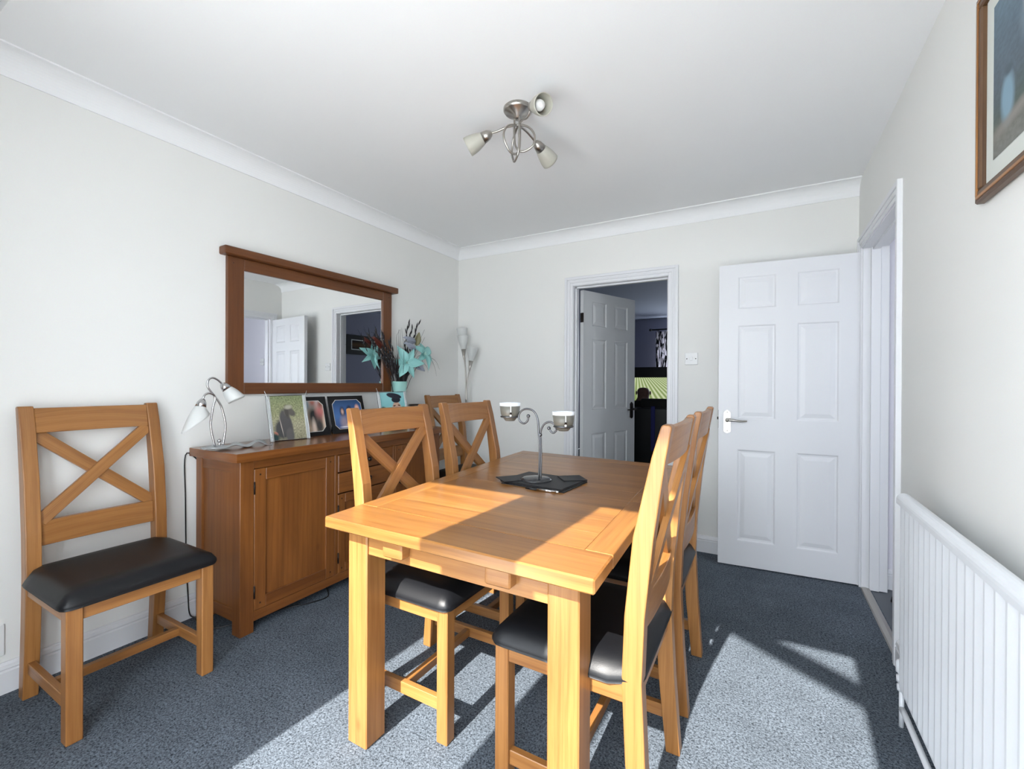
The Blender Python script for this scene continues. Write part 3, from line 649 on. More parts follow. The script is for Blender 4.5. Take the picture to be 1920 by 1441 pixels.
def knob(par, y, z):
    MB().lathe([(0.0055, 0), (0.0055, 0.012), (0.012, 0.015), (0.0145, 0.021), (0.012, 0.028), (0, 0.031)], (XF-0.002, y, z), (1, 0, 0), 20).build('knob', DARKM, par)
cab_door(ys[0], ys[1], 0.098, ZT-0.085, ys[0]+0.001, None)
cab_door(ys[4], ys[5], 0.098, ZT-0.085, ys[5]-0.001, ys[4]+0.03)
cab_door(ys[2], ys[3], 0.098, 0.555, ys[2]+0.001, ys[3]-0.03, 0.05)
for z0_, z1_ in ((0.560, 0.675), (0.682, ZT-0.088)):
    o = MB().b2(XF-0.024, XF-0.001, ys[2]+0.003, ys[3]-0.003, z0_, z1_, grain=1, bev=0.003).build('drawer', OAKD, sb)
    knob(o, (ys[2]+ys[3])/2, (z0_+z1_)/2)

# ------------------------------------------------------------------ dining table
T = 0.77
tb = thing('dining_table', 'large rectangular light oak extending dining table with thick square legs', 'table', (0, 0, 0))
# slightly irregular quadrilateral top, measured corners: FL FR BR BL
FL, FR, BR, BL = Vector((1.315, 0.950)), Vector((2.222, 0.938)), Vector((2.165, 2.466)), Vector((1.205, 2.515))
def tq(u, v): return (FL*(1-u)+FR*u)*(1-v)+(BL*(1-u)+BR*u)*v
def plank(mb, u0, u1, v0, v1, g, zt=T, th=0.036, bev=0.0015):
    q = [tq(u0, v0), tq(u1, v0), tq(u1, v1), tq(u0, v1)]
    bm = bmesh.new(); b = [bm.verts.new((p.x, p.y, zt-th)) for p in q]; t = [bm.verts.new((p.x, p.y, zt)) for p in q]
    bm.faces.new(b[::-1]); bm.faces.new(t)
    for i in range(4): bm.faces.new((b[i], b[(i+1) % 4], t[(i+1) % 4], t[i]))
    bmesh.ops.bevel(bm, geom=bm.edges[:], offset=bev, segments=1, affect='EDGES')
    bm.verts.index_update(); ox, oy = random.uniform(0, 9), random.uniform(0, 9); fs, us = [], []
    for f in bm.faces:
        fs.append([v.index for v in f.verts]); k = max(range(3), key=lambda i: abs(f.normal[i]))
        us.append([((v.co[g]+ox), (v.co[1-g]+oy if k == 2 else v.co[2]+oy)) for v in f.verts])
    mb.add([v.co.copy() for v in bm.verts], fs, us); bm.free()
tt = MB(); e0, e1, sw = 0.105, 0.935, 0.083
plank(tt, 0, 1, 0, e0, 0, bev=0.004); plank(tt, 0, 1, e1, 1, 0, bev=0.004)
lv = [e0, 0.455, 0.545, e1]
for u0, u1 in ((0, sw), (1-sw, 1)):
    plank(tt, u0, u1, lv[0], lv[1], 1); plank(tt, u0, u1, lv[1], lv[2], 1); plank(tt, u0, u1, lv[2], lv[3], 1)
for a, b, n in ((lv[0], lv[1], 4), (lv[1], lv[2], 1), (lv[2], lv[3], 4)):
    for k in range(n): plank(tt, sw, 1-sw, a+(b-a)*k/n, a+(b-a)*(k+1)/n, 0, bev=0.0006 if n > 1 else 0.0015)
tt.build('tabletop', OAKT, tb)
LW = 0.086
lc = [(1.378, 1.071), (2.112, 1.066), (2.075, 2.40), (1.305, 2.43)]
for (x, y) in lc: MB().box((x, y, (T-0.036)/2), (LW, LW, T-0.036), grain=2, bev=0.004).build('leg', OAK, tb)
def rail(p, q, inset): return MB().bar((p[0], p[1], 0.686), (q[0], q[1], 0.686), 0.024, 0.096, bev=0.002)
h = LW/2
rail((lc[0][0]+h, lc[0][1]-h+0.02), (lc[1][0]-h, lc[1][1]-h+0.02), 0).build('apron', OAK, tb)
rail((lc[3][0]+h, lc[3][1]+h-0.02), (lc[2][0]-h, lc[2][1]+h-0.02), 0).build('apron', OAK, tb)
rail((lc[0][0]-h+0.02, lc[0][1]+h), (lc[3][0]-h+0.02, lc[3][1]-h), 0).build('apron', OAK, tb)
rail((lc[1][0]+h-0.02, lc[1][1]+h), (lc[2][0]+h-0.02, lc[2][1]-h), 0).build('apron', OAK, tb)
for x in (1.560, 1.935): MB().box((x, 1.020, 0.692), (0.080, 0.045, 0.056), bev=0.012, seg=3).build('runner', OAK, tb)

# ------------------------------------------------------------------ dining chairs
def make_chair():
    r = thing('dining_chair', 'chair', 'chair'); W2 = 0.225; lt = 0.044
    def inner(z):   # front line of the rear upright
        return None
    # rear leg profile: (x, z) outer then inner
    out = [(-0.215, 0), (-0.196, 0.25), (-0.186, 0.46), (-0.192, 0.62), (-0.212, 0.82), (-0.240, 1.02), (-0.254, 1.096)]
    prof = [(x, z) for x, z in out] + [(-0.249, 1.102), (-0.232, 1.102)] + [(x+(0.044 if z < 0.1 else 0.05 if z < 0.9 else 0.034 if z < 1.05 else 0.026), z) for x, z in out[::-1]]
    for s in (-1, 1):
        a, b = sorted((s*W2, s*(W2-lt)))
        m = MB().prism(prof, a, b, axis=1); o = m.build('leg', OAK, r)
        bv = o.modifiers.new('bevel', 'BEVEL'); bv.width = 0.003; bv.segments = 2; bv.limit_method = 'ANGLE'; bv.angle_limit = math.radians(40)
        MB().b2(0.235-lt, 0.235, *sorted((s*W2, s*(W2-lt))), 0, 0.448, grain=2, bev=0.003).build('leg', OAK, r)
    yi = W2-lt
    MB().b2(0.20, 0.226, -yi, yi, 0.400, 0.446, grain=1).build('seat_rail', OAK, r)
    MB().b2(-0.175, -0.150, -yi, yi, 0.400, 0.446, grain=1).build('seat_rail', OAK, r)
    for s in (-1, 1):
        MB().b2(-0.148, 0.192, *sorted((s*(W2-0.004), s*(W2-0.028))), 0.400, 0.446, grain=0).build('seat_rail', OAK, r)
        MB().b2(-0.158, 0.192, *sorted((s*(W2-0.010), s*(W2-0.032))), 0.100, 0.142, grain=0).build('stretcher', OAK, r)
    MB().b2(0.012, 0.036, -W2+0.031, W2-0.031, 0.104, 0.136, grain=1).build('stretcher', OAK, r)
    def curved(z0, z1, x_of, name, bow=0.012, th=0.024):
        n = 8; vs = []; fs = []; us = []
        for i in range(n+1):
            y = -yi+2*yi*i/n; bw = -bow*(1-(y/yi)**2)
            for (z, xo) in ((z0, x_of(z0)), (z1, x_of(z1))):
                vs += [(xo+bw-th/2, y, z), (xo+bw+th/2, y, z)]
        oy = random.uniform(0, 9)
        for i in range(n):
            a = i*4; b = a+4
            for q in ([a+1, b+1, b+3, a+3], [b, a, a+2, b+2], [a+2, a+3, b+3, b+2], [a+1, a, b, b+1]): fs.append(q); us.append([(vs[k][1]+oy, vs[k][2]+vs[k][0]) for k in q])
        fs += [[0, 1, 3, 2], [n*4+1, n*4, n*4+2, n*4+3]]; us += [[(0, 0)]*4]*2
        o = MB().add(vs, fs, us).build(name, OAK, r)
        bv = o.modifiers.new('bevel', 'BEVEL'); bv.width = 0.002; bv.segments = 1; bv.limit_method = 'ANGLE'; bv.angle_limit = math.radians(50)
    xo = lambda z: -0.170-(max(0, z-0.6)/0.5)**1.3*0.068
    curved(0.998, 1.094, xo, 'top_rail'); curved(0.570, 0.662, xo, 'back_rail', 0.008)
    for s in (-1, 1):
        off = -0.006*s
        p = Vector((xo(0.985)-0.006+off, -s*(yi-0.012), 0.985)); q = Vector((xo(0.675)-0.004+off, s*(yi-0.010), 0.672))
        MB().bar(p, q, 0.018, 0.046, up=(1, 0, 0.2), bev=0.0015).build('cross_brace', OAK, r) if False else None
        d = (q-p).normalized(); nrm = Vector((1, 0, 0.15)); yv = nrm.cross(d).normalized(); zv = d.cross(yv)
        R = Matrix((d, yv, zv)).transposed()
        MB().box((p+q)/2, ((q-p).length+0.03, 0.046, 0.018), rot=R, grain=0, bev=0.0015).build('cross_brace', OAK, r)
    # padded seat
    n = 14; vs = []; fs = []; X0, X1, YW = -0.188, 0.250, 0.243
    for i in range(n+1):
        for j in range(n+1):
            u = i/n*2-1; v = j/n*2-1
            su = math.sin(u*math.pi/2) if abs(u) < 1 else u; svv = math.sin(v*math.pi/2) if abs(v) < 1 else v
            rr = 0.034; x = (X0+X1)/2+(X1-X0)/2*su; yw = YW*(0.93 if su < -0.7 else 1.0); y = yw*svv
            # round the corners
            cx = max(0, abs(su)*(X1-X0)/2-((X1-X0)/2-rr)); cy = max(0, abs(svv)*YW-(YW-rr)); d = math.hypot(cx, cy)
            if d > rr:
                k = rr/d; x -= math.copysign(cx*(1-k), su); y -= math.copysign(cy*(1-k), svv)
            e = max(abs(su), abs(svv))
            z = 0.458+0.044*(1-max(0, (e-0.80)/0.2)**2.2)*1.0+0.006*(1-su*su)*(1-svv*svv)
            vs.append((x, y, z))
    m = n+1
    for i in range(n):
        for j in range(n): fs.append([i*m+j, (i+1)*m+j, (i+1)*m+j+1, i*m+j+1])
    border = [i*m for i in range(m)]+[n*m+j for j in range(1, m)]+[i*m+n for i in range(n-1, -1, -1)]+[j for j in range(n-1, 0, -1)]
    o = len(vs); vs += [(vs[k][0]*0.985, vs[k][1]*0.985, 0.4475) for k in border]; L_ = len(border)
    for k in range(L_): fs.append([border[k], border[(k+1) % L_], o+(k+1) % L_, o+k][::-1])
    fs.append([o+k for k in range(L_)])
    MB().add(vs, fs, None, 0, True).build('seat', LEATH, r)
    return r
ch = make_chair()
spots = [
 ('oak chair with black seat standing alone against the left wall', 0.312, 0.775, 0, 1.06),
 ('nearest oak cross-back chair on the left side of the table', 1.405, 1.395, 0, 1),
 ('farther oak cross-back chair on the left side of the table', 1.385, 1.975, 0, 1),
 ('oak cross-back chair in the far corner beyond the sideboard', 0.425, 2.990, 0.0, 1),
 ('nearest oak cross-back chair on the right side of the table', 2.100, 1.330, math.pi, 1),
 ('farther oak cross-back chair on the right side of the table, towards the doors', 2.100, 1.925, math.pi, 1)]
for i, (lb, x, y, rz, sx) in enumerate(spots):
    c = ch if i == 0 else copy_tree(ch)
    c['label'] = lb; c['group'] = 'oak cross-back dining chairs'; c.location = (x, y, 0); c.rotation_euler = (0, 0, rz); c.scale = (sx, 1, 1)

# ------------------------------------------------------------------ things on the table
def mat_obj(name, label, cat, c, w, h, ang, z, th, group=None, mat=BLACKM):
    o = MB().box((0, 0, th/2), (w, h, th), bev=0.0012).build(name, mat); o.location = (c[0], c[1], z); o.rotation_euler = (0, 0, math.radians(ang)); return tag(o, label, cat, group)
mat_obj('placemat', 'bottom black rectangular placemat of the stack on the table', 'placemat', (1.722, 1.742), 0.30, 0.228, -4, T, 0.004, 'black placemats stacked on the table')
mat_obj('placemat', 'middle black placemat of the stack on the table', 'placemat', (1.716, 1.748), 0.30, 0.228, -8, T+0.004, 0.004, 'black placemats stacked on the table')
mat_obj('placemat', 'top black placemat of the stack on the table', 'placemat', (1.712, 1.752), 0.30, 0.228, -6, T+0.008, 0.004, 'black placemats stacked on the table')
mat_obj('coaster', 'black square coaster sticking out left of the candle holder', 'coaster', (1.585, 1.692), 0.105, 0.105, -38, T+0.012, 0.004, 'black coasters on the placemats')
mat_obj('coaster', 'black square coaster sticking out right of the candle holder', 'coaster', (1.812, 1.835), 0.105, 0.105, -50, T+0.012, 0.004, 'black coasters on the placemats')
pn = thing('pen', 'silver and black pen lying on the table before the placemats', 'pen', (1.775, 1.603, T+0.0052), math.radians(3))
MB().tube([(-0.07, 0, 0), (-0.02, 0, 0)], [0.003, 0.005], 10, smooth_path=False).build('barrel', BLACKP, pn)
MB().tube([(-0.02, 0, 0), (0.062, 0, 0)], 0.005, 10, smooth_path=False).build('sleeve', CHROME, pn)
MB().tube([(0.062, 0, 0), (0.070, 0, 0)], 0.003, 10, smooth_path=False).build('button', WHITEP, pn)

CY = 1.735; zb = T+0.012
cn = thing('candle_holder', 'grey metal candle holder with two scrolled arms on the placemats', 'candle holder', (1.685, CY, zb))
MB().lathe([(0, 0.0), (0.069, 0.0), (0.070, 0.003), (0.055, 0.010), (0.02, 0.015), (0, 0.016)]).build('base', DISCM, cn)
k_ = 1.0
def cpt(l): return [((x-1.705)*1.015+(0.008), 0, (z-1.2)*1.018+1.2-zb) for x, z in l]
s1 = cpt([(1.712, 0.797), (1.714, 0.932), (1.710, 0.994), (1.705, 1.047), (1.690, 1.077), (1.667, 1.089), (1.639, 1.088), (1.619, 1.073), (1.612, 1.053), (1.621, 1.034), (1.639, 1.027), (1.656, 1.039), (1.660, 1.060)])
s2 = cpt([(1.718, 0.797), (1.719, 0.901), (1.716, 0.982), (1.721, 1.010), (1.738, 1.032), (1.765, 1.038), (1.786, 1.023), (1.791, 1.008), (1.776, 0.993), (1.764, 0.999), (1.755, 1.012)])
MB().tube([(a, b-0.003, c) for a, b, c in s1], 0.0042, 10).build('arm', PEWT, cn); MB().tube([(a, b+0.003, c) for a, b, c in s2], 0.0042, 10).build('arm', PEWT, cn)
fi = MB(); fi.ball((s1[-1][0], -0.003, s1[-1][2]), 0.008); fi.ball((s2[-1][0], 0.003, s2[-1][2]), 0.008); fi.ball((s2[2][0], 0, s2[2][2]), 0.008); fi.build('finial', PEWT, cn)
def cup(cx, ztop, lb, join):
    ztop = ztop*1.0
    cz = ztop-0.076
    rr = MB(); zz = ztop-0.057-zb
    rr.tube([((cx-1.705)+0.040*math.cos(a*math.pi/12), 0.040*math.sin(a*math.pi/12), zz) for a in range(24)], 0.0035, 8, closed=True, sub=2)
    rr.tube([(join[0], 0, join[2]), (cx-1.705+(0.041 if join[0] > cx-1.705 else -0.041), 0, zz)], 0.0035, 8, smooth_path=False)
    rr.build('ring', PEWT, cn)
    g = thing('candle_glass', lb, 'candle glass', (cx-0.020, CY, cz), group='candle glasses')
    MB().lathe([(0, 0.0), (0.020, 0.0), (0.024, 0.004), (0.0345, 0.018), (0.041, 0.030), (0.0462, 0.067), (0.0432, 0.067), (0.038, 0.032), (0.030, 0.018), (0.0, 0.008)]).build('glass', plain('stone_glass', lin(112, 110, 102), 0.35, bump=0.2, bscale=90), g)
    MB().lathe([(0.0462, 0.067), (0.047, 0.080), (0.0455, 0.0815), (0.044, 0.080), (0.0432, 0.067)]).build('rim', plain('white_rim', lin(240, 246, 252), 0.3), g)
    MB().lathe([(0, 0.052), (0.037, 0.052), (0.033, 0.030)]).build('wax', plain('candle_wax', lin(228, 226, 216), 0.6), g)
    tie = MB(); tie.tube([(0.026, -0.0395, 0.078), (0.027, -0.0405, 0.05), (0.027, -0.040, 0.030)], 0.0022, 8); tie.ball((0.027, -0.041, 0.026), 0.005); tie.build('beaded_tie', WHITEP, g)
    MB().ball((0.027, -0.041, 0.036), 0.005).build('bead', DARKM, g)
cup(1.573, 1.108, 'stone-coloured candle glass with white rim on the higher left arm', s1[8])
cup(1.832, 1.077, 'stone-coloured candle glass with white rim on the lower right arm', s2[7])

# ------------------------------------------------------------------ things on the sideboard
ZS = ZT
def shade_mb(neck, mouth, r0, r1, cupf=0.3, cut=0.0, cutdir=None, metal=True):
    """tulip glass from neck to mouth; returns (metal cup mesh, glass mesh)"""
    n_, m_ = Vector(neck), Vector(mouth); ax = (m_-n_); L = ax.length; ax.normalize()
    c = MB().lathe([(0.004, -0.004), (r0*0.45, 0.0), (r0*0.8, L*cupf*0.35), (r0, L*cupf), (r0-0.002, L*cupf), (r0*0.3, L*cupf*0.3)], n_, ax, 28)
    pr = []
    for i in range(11):
        t = i/10; r = (r0-0.001)+(r1-r0)*math.sin(t*math.pi/2)**0.9
        pr.append((r, L*(cupf-0.02)+L*(1.02-cupf)*t))
    pr += [(pr[-1][0]-0.003, pr[-1][1])] + [(r-0.003, h_) for r, h_ in pr[-2:0:-3]]
    def cutf(v):
        if not cut: return v
        t = (v-n_).dot(ax)/L
        side = (v-n_-ax*(v-n_).dot(ax)).dot(Vector(cutdir))/r1
        return v+ax*(cut*max(0, t-0.3)*side*L)
    g = MB().lathe(pr, n_, ax, 32, cut=cutf)
    return c, g
tl = thing('table_lamp', 'chrome two-armed table lamp with white glass shades on the sideboard end', 'lamp', (0.22, 1.19, ZS))
o3 = lambda l: [(0.0+dx, y-1.19, z-0.868-0.012) for (y, z, dx) in l]
MB().tube(o3([(1.212, 0.900, 0), (1.222, 0.967, 0), (1.222, 1.014, 0), (1.203, 1.093, 0), (1.168, 1.149, 0), (1.143, 1.186, 0), (1.142, 1.213, 0), (1.152, 1.228, 0), (1.168, 1.231, 0), (1.188, 1.221, 0), (1.207, 1.203, 0)]), 0.0048, 12).build('arm', CHROME, tl)
MB().tube(o3([(1.171, 0.900, 0.01), (1.157, 0.958, 0.01), (1.151, 1.004, 0.01), (1.153, 1.034, 0.01), (1.162, 1.094, 0.01), (1.171, 1.124, 0.008), (1.169, 1.143, 0.008), (1.157, 1.154, 0.01), (1.14, 1.158, 0.012), (1.123, 1.15, 0.014), (1.113, 1.127, 0.015)]), 0.0048, 12).build('arm', CHROME, tl)
for nk, mo, cut in ((o3([(1.207, 1.203, 0)])[0], o3([(1.262, 1.123, 0.03)])[0], 0.15), (o3([(1.113, 1.129, 0.015)])[0], o3([(1.073, 1.018, 0.04)])[0], -0.75)):
    a, b = shade_mb(nk, mo, 0.0235, 0.040 if cut > 0 else 0.045, 0.34, cut, (0, 1, 0)); a.build('lamp_cup', CHROME, tl); b.build('lampshade', FROST, tl)
MB().ball((0.01, 0.0, 0.045), 0.0095).tube([(0.01, 0, 0.008), (0.01, 0, 0.045)], 0.005, 8, smooth_path=False).build('switch_ball', CHROME, tl)
# wavy leaf base
nu, nv = 26, 9; vs = []; fs = []
for i in range(nu):
    t = i/(nu-1)
    for j in range(nv):
        q = j/(nv-1)*2-1
        wdt = 0.052*(math.sin(math.pi*min(1, t*1.9+0.08))**0.5 if t < 0.45 else 1-0.55*(t-0.45)/0.55*0.7)
        y = -0.060+t*0.30; x = -0.04+0.03*t+q*wdt+0.006*math.sin(t*14)
        z = 0.010+0.011*math.sin(t*17+q*1.2)*t*1.2+0.006*q*q+(0.012 if 0.12 < t < 0.36 else 0)*(1-q*q)
        vs.append((x+0.03, y, z))
o_ = len(vs); vs += [(a, b, max(c-0.004, 0.0003)) for a, b, c in vs]
for i in range(nu-1):
    for j in range(nv-1): a = i*nv+j; fs.append([a, a+nv, a+nv+1, a+1]); a += o_; fs.append([a, a+1, a+nv+1, a+nv])
for i in range(nu-1): a = i*nv; fs.append([a, o_+a, o_+a+nv, a+nv]); a += nv-1; fs.append([a, a+nv, o_+a+nv, o_+a])
for j in range(nv-1): a = j; fs.append([a, a+1, o_+a+1, o_+a]); a = (nu-1)*nv+j; fs.append([a, o_+a, o_+a+1, a+1])
MB().add(vs, fs, None, 0, True).build('base', plain('brushed_silver_base', lin(176, 180, 182), 0.35, 0.35), tl)
tag(MB().tube([(0.005, 1.2, 0.80), (0.006, 1.145, 0.83), (0.006, 1.146, 0.6), (0.006, 1.15, 0.3), (0.012, 1.155, 0.135), (0.025, 1.16, 0.02), (0.05, 1.20, 0.006)], 0.003, 8).build('power_cord', BLACKP), 'black power cord hanging down the wall beside the sideboard', 'cord')
tag(MB().tube([(0.05, 1.17, 0.004), (0.15, 1.150, 0.004), (0.22, 1.166, 0.004), (0.30, 1.30, 0.004), (0.34, 1.45, 0.004), (0.40, 1.55, 0.004), (0.43, 1.65, 0.004), (0.38, 1.70, 0.004), (0.3, 1.74, 0.004)], 0.0035, 8).build('power_cord', BLACKP), 'black power cord lying on the carpet under the sideboard', 'cord')
tag(MB().tube([(0.018, 0.995, 0.335), (0.020, 0.99, 0.30), (0.020, 1.002, 0.27), (0.020, 1.012, 0.258), (0.020, 1.008, 0.29), (0.018, 0.995, 0.325)], 0.0018, 8).build('cord_tie', WHITEP), 'small loop of white cord on the wall behind the lone chair', 'cord')

def photo(name, label, c, rz, w, h, lean, pic, kind):
    """leaning photo frame: local x right along its face, y back, z up; faces -y"""
    r = thing(name, label, 'photo frame', c, rz)
    Rl = Euler((-lean, 0, 0))
    def put(mb, nm, mt): o = mb.build(nm, mt, r); o.rotation_euler = Rl; return o
    if kind == 'glass':
        put(MB().b2(-w/2, w/2, 0.0, 0.004, 0, h, bev=0.001), 'backing', BLACKP)
        put(MB().b2(-w/2, w/2, -0.005, -0.0005, 0.0, h, bev=0.0008), 'glass', CLEAR) if False else None
        put(MB().quad((-w/2+0.018, -0.001, 0.004), (w/2-0.018, -0.001, 0.004), (w/2-0.018, -0.001, h-0.003), (-w/2+0.018, -0.001, h-0.003)), 'photograph', pic)
        for s in (-1, 1):
            m = MB().box((s*(w/2-0.010), -0.003, h/2), (0.020, 0.006, h), bev=0.001)
            put(m, 'silver_edge', plain('brushed_silver', lin(196, 200, 200), 0.3, 0.3))
            x = s*(w/2-0.008); put(MB().tube([(x-s*0.002, -0.008, -0.006), (x+s*0.004, -0.009, h*0.3), (x-s*0.005, -0.009, h*0.65), (x-s*0.001, -0.009, h*0.9), (x+s*0.016, -0.010, h+0.026)], 0.0016, 6), 'wire', CHROME)
        put(MB().tube([(-w/2-0.016, -0.008, h-0.004), (0, -0.008, h-0.002), (w/2+0.014, -0.008, h+0.001)], 0.001, 6), 'wire', CHROME)
        put(MB().tube([(-w/2, -0.008, 0.006), (0, -0.008, 0.003), (w/2+0.014, -0.008, 0.002)], 0.001, 6), 'wire', CHROME)
        hz = h*0.62
    else:
        put(MB().b2(-w/2, w/2, 0.0, 0.004, 0, h, bev=0.001), 'folder', BLACKC)
        b = 0.026; c_ = 0.028
        def octa(b, c_): return [(-w/2+b+c_, b), (w/2-b-c_, b), (w/2-b, b+c_), (w/2-b, h-b-c_), (w/2-b-c_, h-b), (-w/2+b+c_, h-b), (-w/2+b, h-b-c_), (-w/2+b, b+c_)]
        o1, o2 = octa(b, c_), octa(b+0.003, c_)
        vs = [(x, -0.0008, z) for x, z in o1]+[(x, -0.0008, z) for x, z in o2]; put(MB().add(vs, [[i, (i+1) % 8, 8+(i+1) % 8, 8+i] for i in range(8)]), 'silver_line', plain('silver_line', lin(206, 204, 196), 0.4))
        o3_ = octa(b+0.003, c_); ext = lambda x, z: ((x+w/2)/w, z/h)
        put(MB().add([(x, -0.001, z) for x, z in o3_], [list(range(8))], [[ext(x, z) for x, z in o3_]]), 'photograph', pic)
        if kind == 'caption':
            cm_ = MB(); cm_.box((-0.012, -0.0012, 0.013), (0.006, 0.0006, 0.010), bev=0).box((-0.009, -0.0012, 0.010), (0.009, 0.0006, 0.004), bev=0)
            for k, (dx, wd) in enumerate([(0.004, 0.003), (0.009, 0.004), (0.0145, 0.003), (0.019, 0.003), (0.0235, 0.002), (0.028, 0.004), (0.033, 0.003)]): cm_.box((dx, -0.0012, 0.0115), (wd, 0.0006, 0.005), bev=0)
            put(cm_, 'caption', WHITEP)
        hz = h*0.7
    # strut behind
    yb = hz*math.sin(lean)+0.004
    st = MB(); st.add([(-w*0.15, hz*math.sin(lean)+0.005, hz*math.cos(lean)), (w*0.15, hz*math.sin(lean)+0.005, hz*math.cos(lean)), (w*0.22, yb+0.075, 0.03), (w*0.22, yb+0.078, 0.0005), (-w*0.22, yb+0.078, 0.0005), (-w*0.22, yb+0.075, 0.03)], [[0, 1, 2, 3, 4, 5]])
    s_o = st.build('strut', BLACKC, r); sm = s_o.modifiers.new('t', 'SOLIDIFY'); sm.thickness = 0.003
    return r
dog = picture('dog_photo', [(0, lin(150, 146, 120)), (0.35, lin(168, 164, 136)), (0.6, lin(150, 152, 116)), (1, lin(128, 138, 100))],
  [(0.30, 0.25, 0.22, 0.22, 10, lin(74, 74, 74), 0.2), (0.42, 0.36, 0.17, 0.34, 14, lin(84, 82, 82), 0.15), (0.50, 0.10, 0.12, 0.16, 0, lin(96, 94, 92), 0.2), (0.52, 0.66, 0.13, 0.13, 0, lin(120, 116, 104), 0.25), (0.60, 0.62, 0.13, 0.075, -30, lin(92, 88, 82), 0.25),
   (0.46, 0.63, 0.06, 0.14, 12, lin(76, 72, 68), 0.3), (0.52, 0.74, 0.11, 0.045, 5, lin(170, 166, 150), 0.4), (0.27, 0.30, 0.012, 0.20, 10, lin(180, 170, 160), 0.4), (0.10, 0.16, 0.06, 0.03, -30, lin(200, 130, 110), 0.3), (0.06, 0.06, 0.12, 0.10, 0, lin(40, 62, 62), 0.4)], 0.2, 0.35, 26)
grp = picture('couple_photo', [(0, lin(170, 150, 128)), (0.5, lin(196, 172, 150)), (1, lin(176, 184, 186))],
  [(0.24, 0.80, 0.13, 0.12, 0, lin(70, 124, 148), 0.6), (0.52, 0.86, 0.10, 0.10, 0, lin(160, 100, 88), 0.6), (0.50, 0.50, 0.17, 0.24, 0, lin(34, 36, 36), 0.5), (0.74, 0.60, 0.14, 0.20, 0, lin(188, 112, 108), 0.6), (0.66, 0.25, 0.14, 0.24, 0, lin(58, 56, 54), 0.6), (0.78, 0.80, 0.08, 0.09, 0, lin(140, 92, 80), 0.6), (0.48, 0.20, 0.06, 0.20, 0, lin(226, 206, 190), 0.6), (0.84, 0.28, 0.05, 0.2, 0, lin(216, 190, 170), 0.6)], 0.2)
fam = picture('family_photo', [(0, lin(70, 84, 130)), (0.45, lin(70, 110, 168)), (1, lin(28, 52, 84))],
  [(0.34, 0.56, 0.065, 0.13, 0, lin(40, 34, 44), 0.4), (0.34, 0.57, 0.035, 0.07, 0, lin(206, 170, 156), 0.5), (0.35, 0.28, 0.10, 0.17, 0, lin(150, 140, 156), 0.5), (0.54, 0.58, 0.07, 0.13, 0, lin(36, 30, 38), 0.4), (0.54, 0.58, 0.035, 0.07, 0, lin(206, 160, 144), 0.5), (0.58, 0.32, 0.12, 0.17, 0, lin(66, 32, 38), 0.5),
   (0.77, 0.64, 0.06, 0.10, 0, lin(216, 168, 152), 0.4), (0.80, 0.36, 0.11, 0.18, 0, lin(196, 190, 202), 0.5), (0.50, 0.22, 0.10, 0.04, 10, lin(210, 176, 160), 0.5), (0.36, 0.16, 0.12, 0.018, 0, lin(226, 228, 236), 0.6)], 0.2)
grad = picture('graduation_photo', [(0, lin(180, 176, 140)), (0.5, lin(196, 206, 180)), (0.62, lin(134, 196, 200)), (1, lin(150, 208, 212))],
  [(0.10, 0.50, 0.12, 0.10, 0, lin(60, 64, 50), 0.3), (0.90, 0.46, 0.08, 0.12, 0, lin(56, 58, 46), 0.3), (0.64, 0.46, 0.20, 0.28, 0, lin(208, 172, 150), 0.08), (0.64, 0.79, 0.18, 0.085, 0, lin(44, 46, 54), 0.08), (0.58, 0.90, 0.30, 0.075, -8, lin(50, 52, 62), 0.06), (0.55, 0.62, 0.05, 0.016, 8, lin(60, 42, 36), 0.4), (0.74, 0.63, 0.05, 0.016, -8, lin(60, 42, 36), 0.4), (0.65, 0.52, 0.025, 0.07, 0, lin(184, 140, 118), 0.5), (0.65, 0.36, 0.08, 0.025, 0, lin(236, 226, 218), 0.4), (0.34, 0.30, 0.14, 0.1, 30, lin(120, 104, 66), 0.5), (0.60, -0.02, 0.4, 0.14, 0, lin(40, 40, 46), 0.2)], 0.2)
FA = math.pi/2
photo('framed_photo', 'glass photo frame with a grey dog in grass, nearest the lamp', (0.185, 1.600, ZS), FA-0.10, 0.232, 0.262, math.radians(13), dog, 'glass')
photo('photo_folder', 'black photo folder showing a blurred couple, behind the dog photo', (0.135, 1.805, ZS), FA-0.05, 0.205, 0.250, math.radians(15), grp, 'folder')
photo('photo_folder', 'black photo folder showing a family against blue', (0.140, 2.070, ZS), FA-0.02, 0.285, 0.250, math.radians(15), fam, 'caption')
photo('framed_photo', 'glass photo frame with a graduate in a mortarboard, beside the vase', (0.225, 2.400, ZS), FA-0.10, 0.262, 0.270, math.radians(12), grad, 'glass')
bw_ = thing('glass_bowl', 'dark brown glass bowl at the far end of the sideboard', 'bowl', (0.270, 2.575, ZS))
MB().lathe([(0, 0), (0.035, 0), (0.037, 0.008), (0.018, 0.02), (0.018, 0.07), (0.05, 0.115), (0.066, 0.165), (0.063, 0.165), (0.045, 0.118), (0.0, 0.09)]).build('bowl', BROWNG, bw_)
MB().lathe([(0.0655, 0.160), (0.0665, 0.170), (0.062, 0.170)]).build('rim', DARKM, bw_)

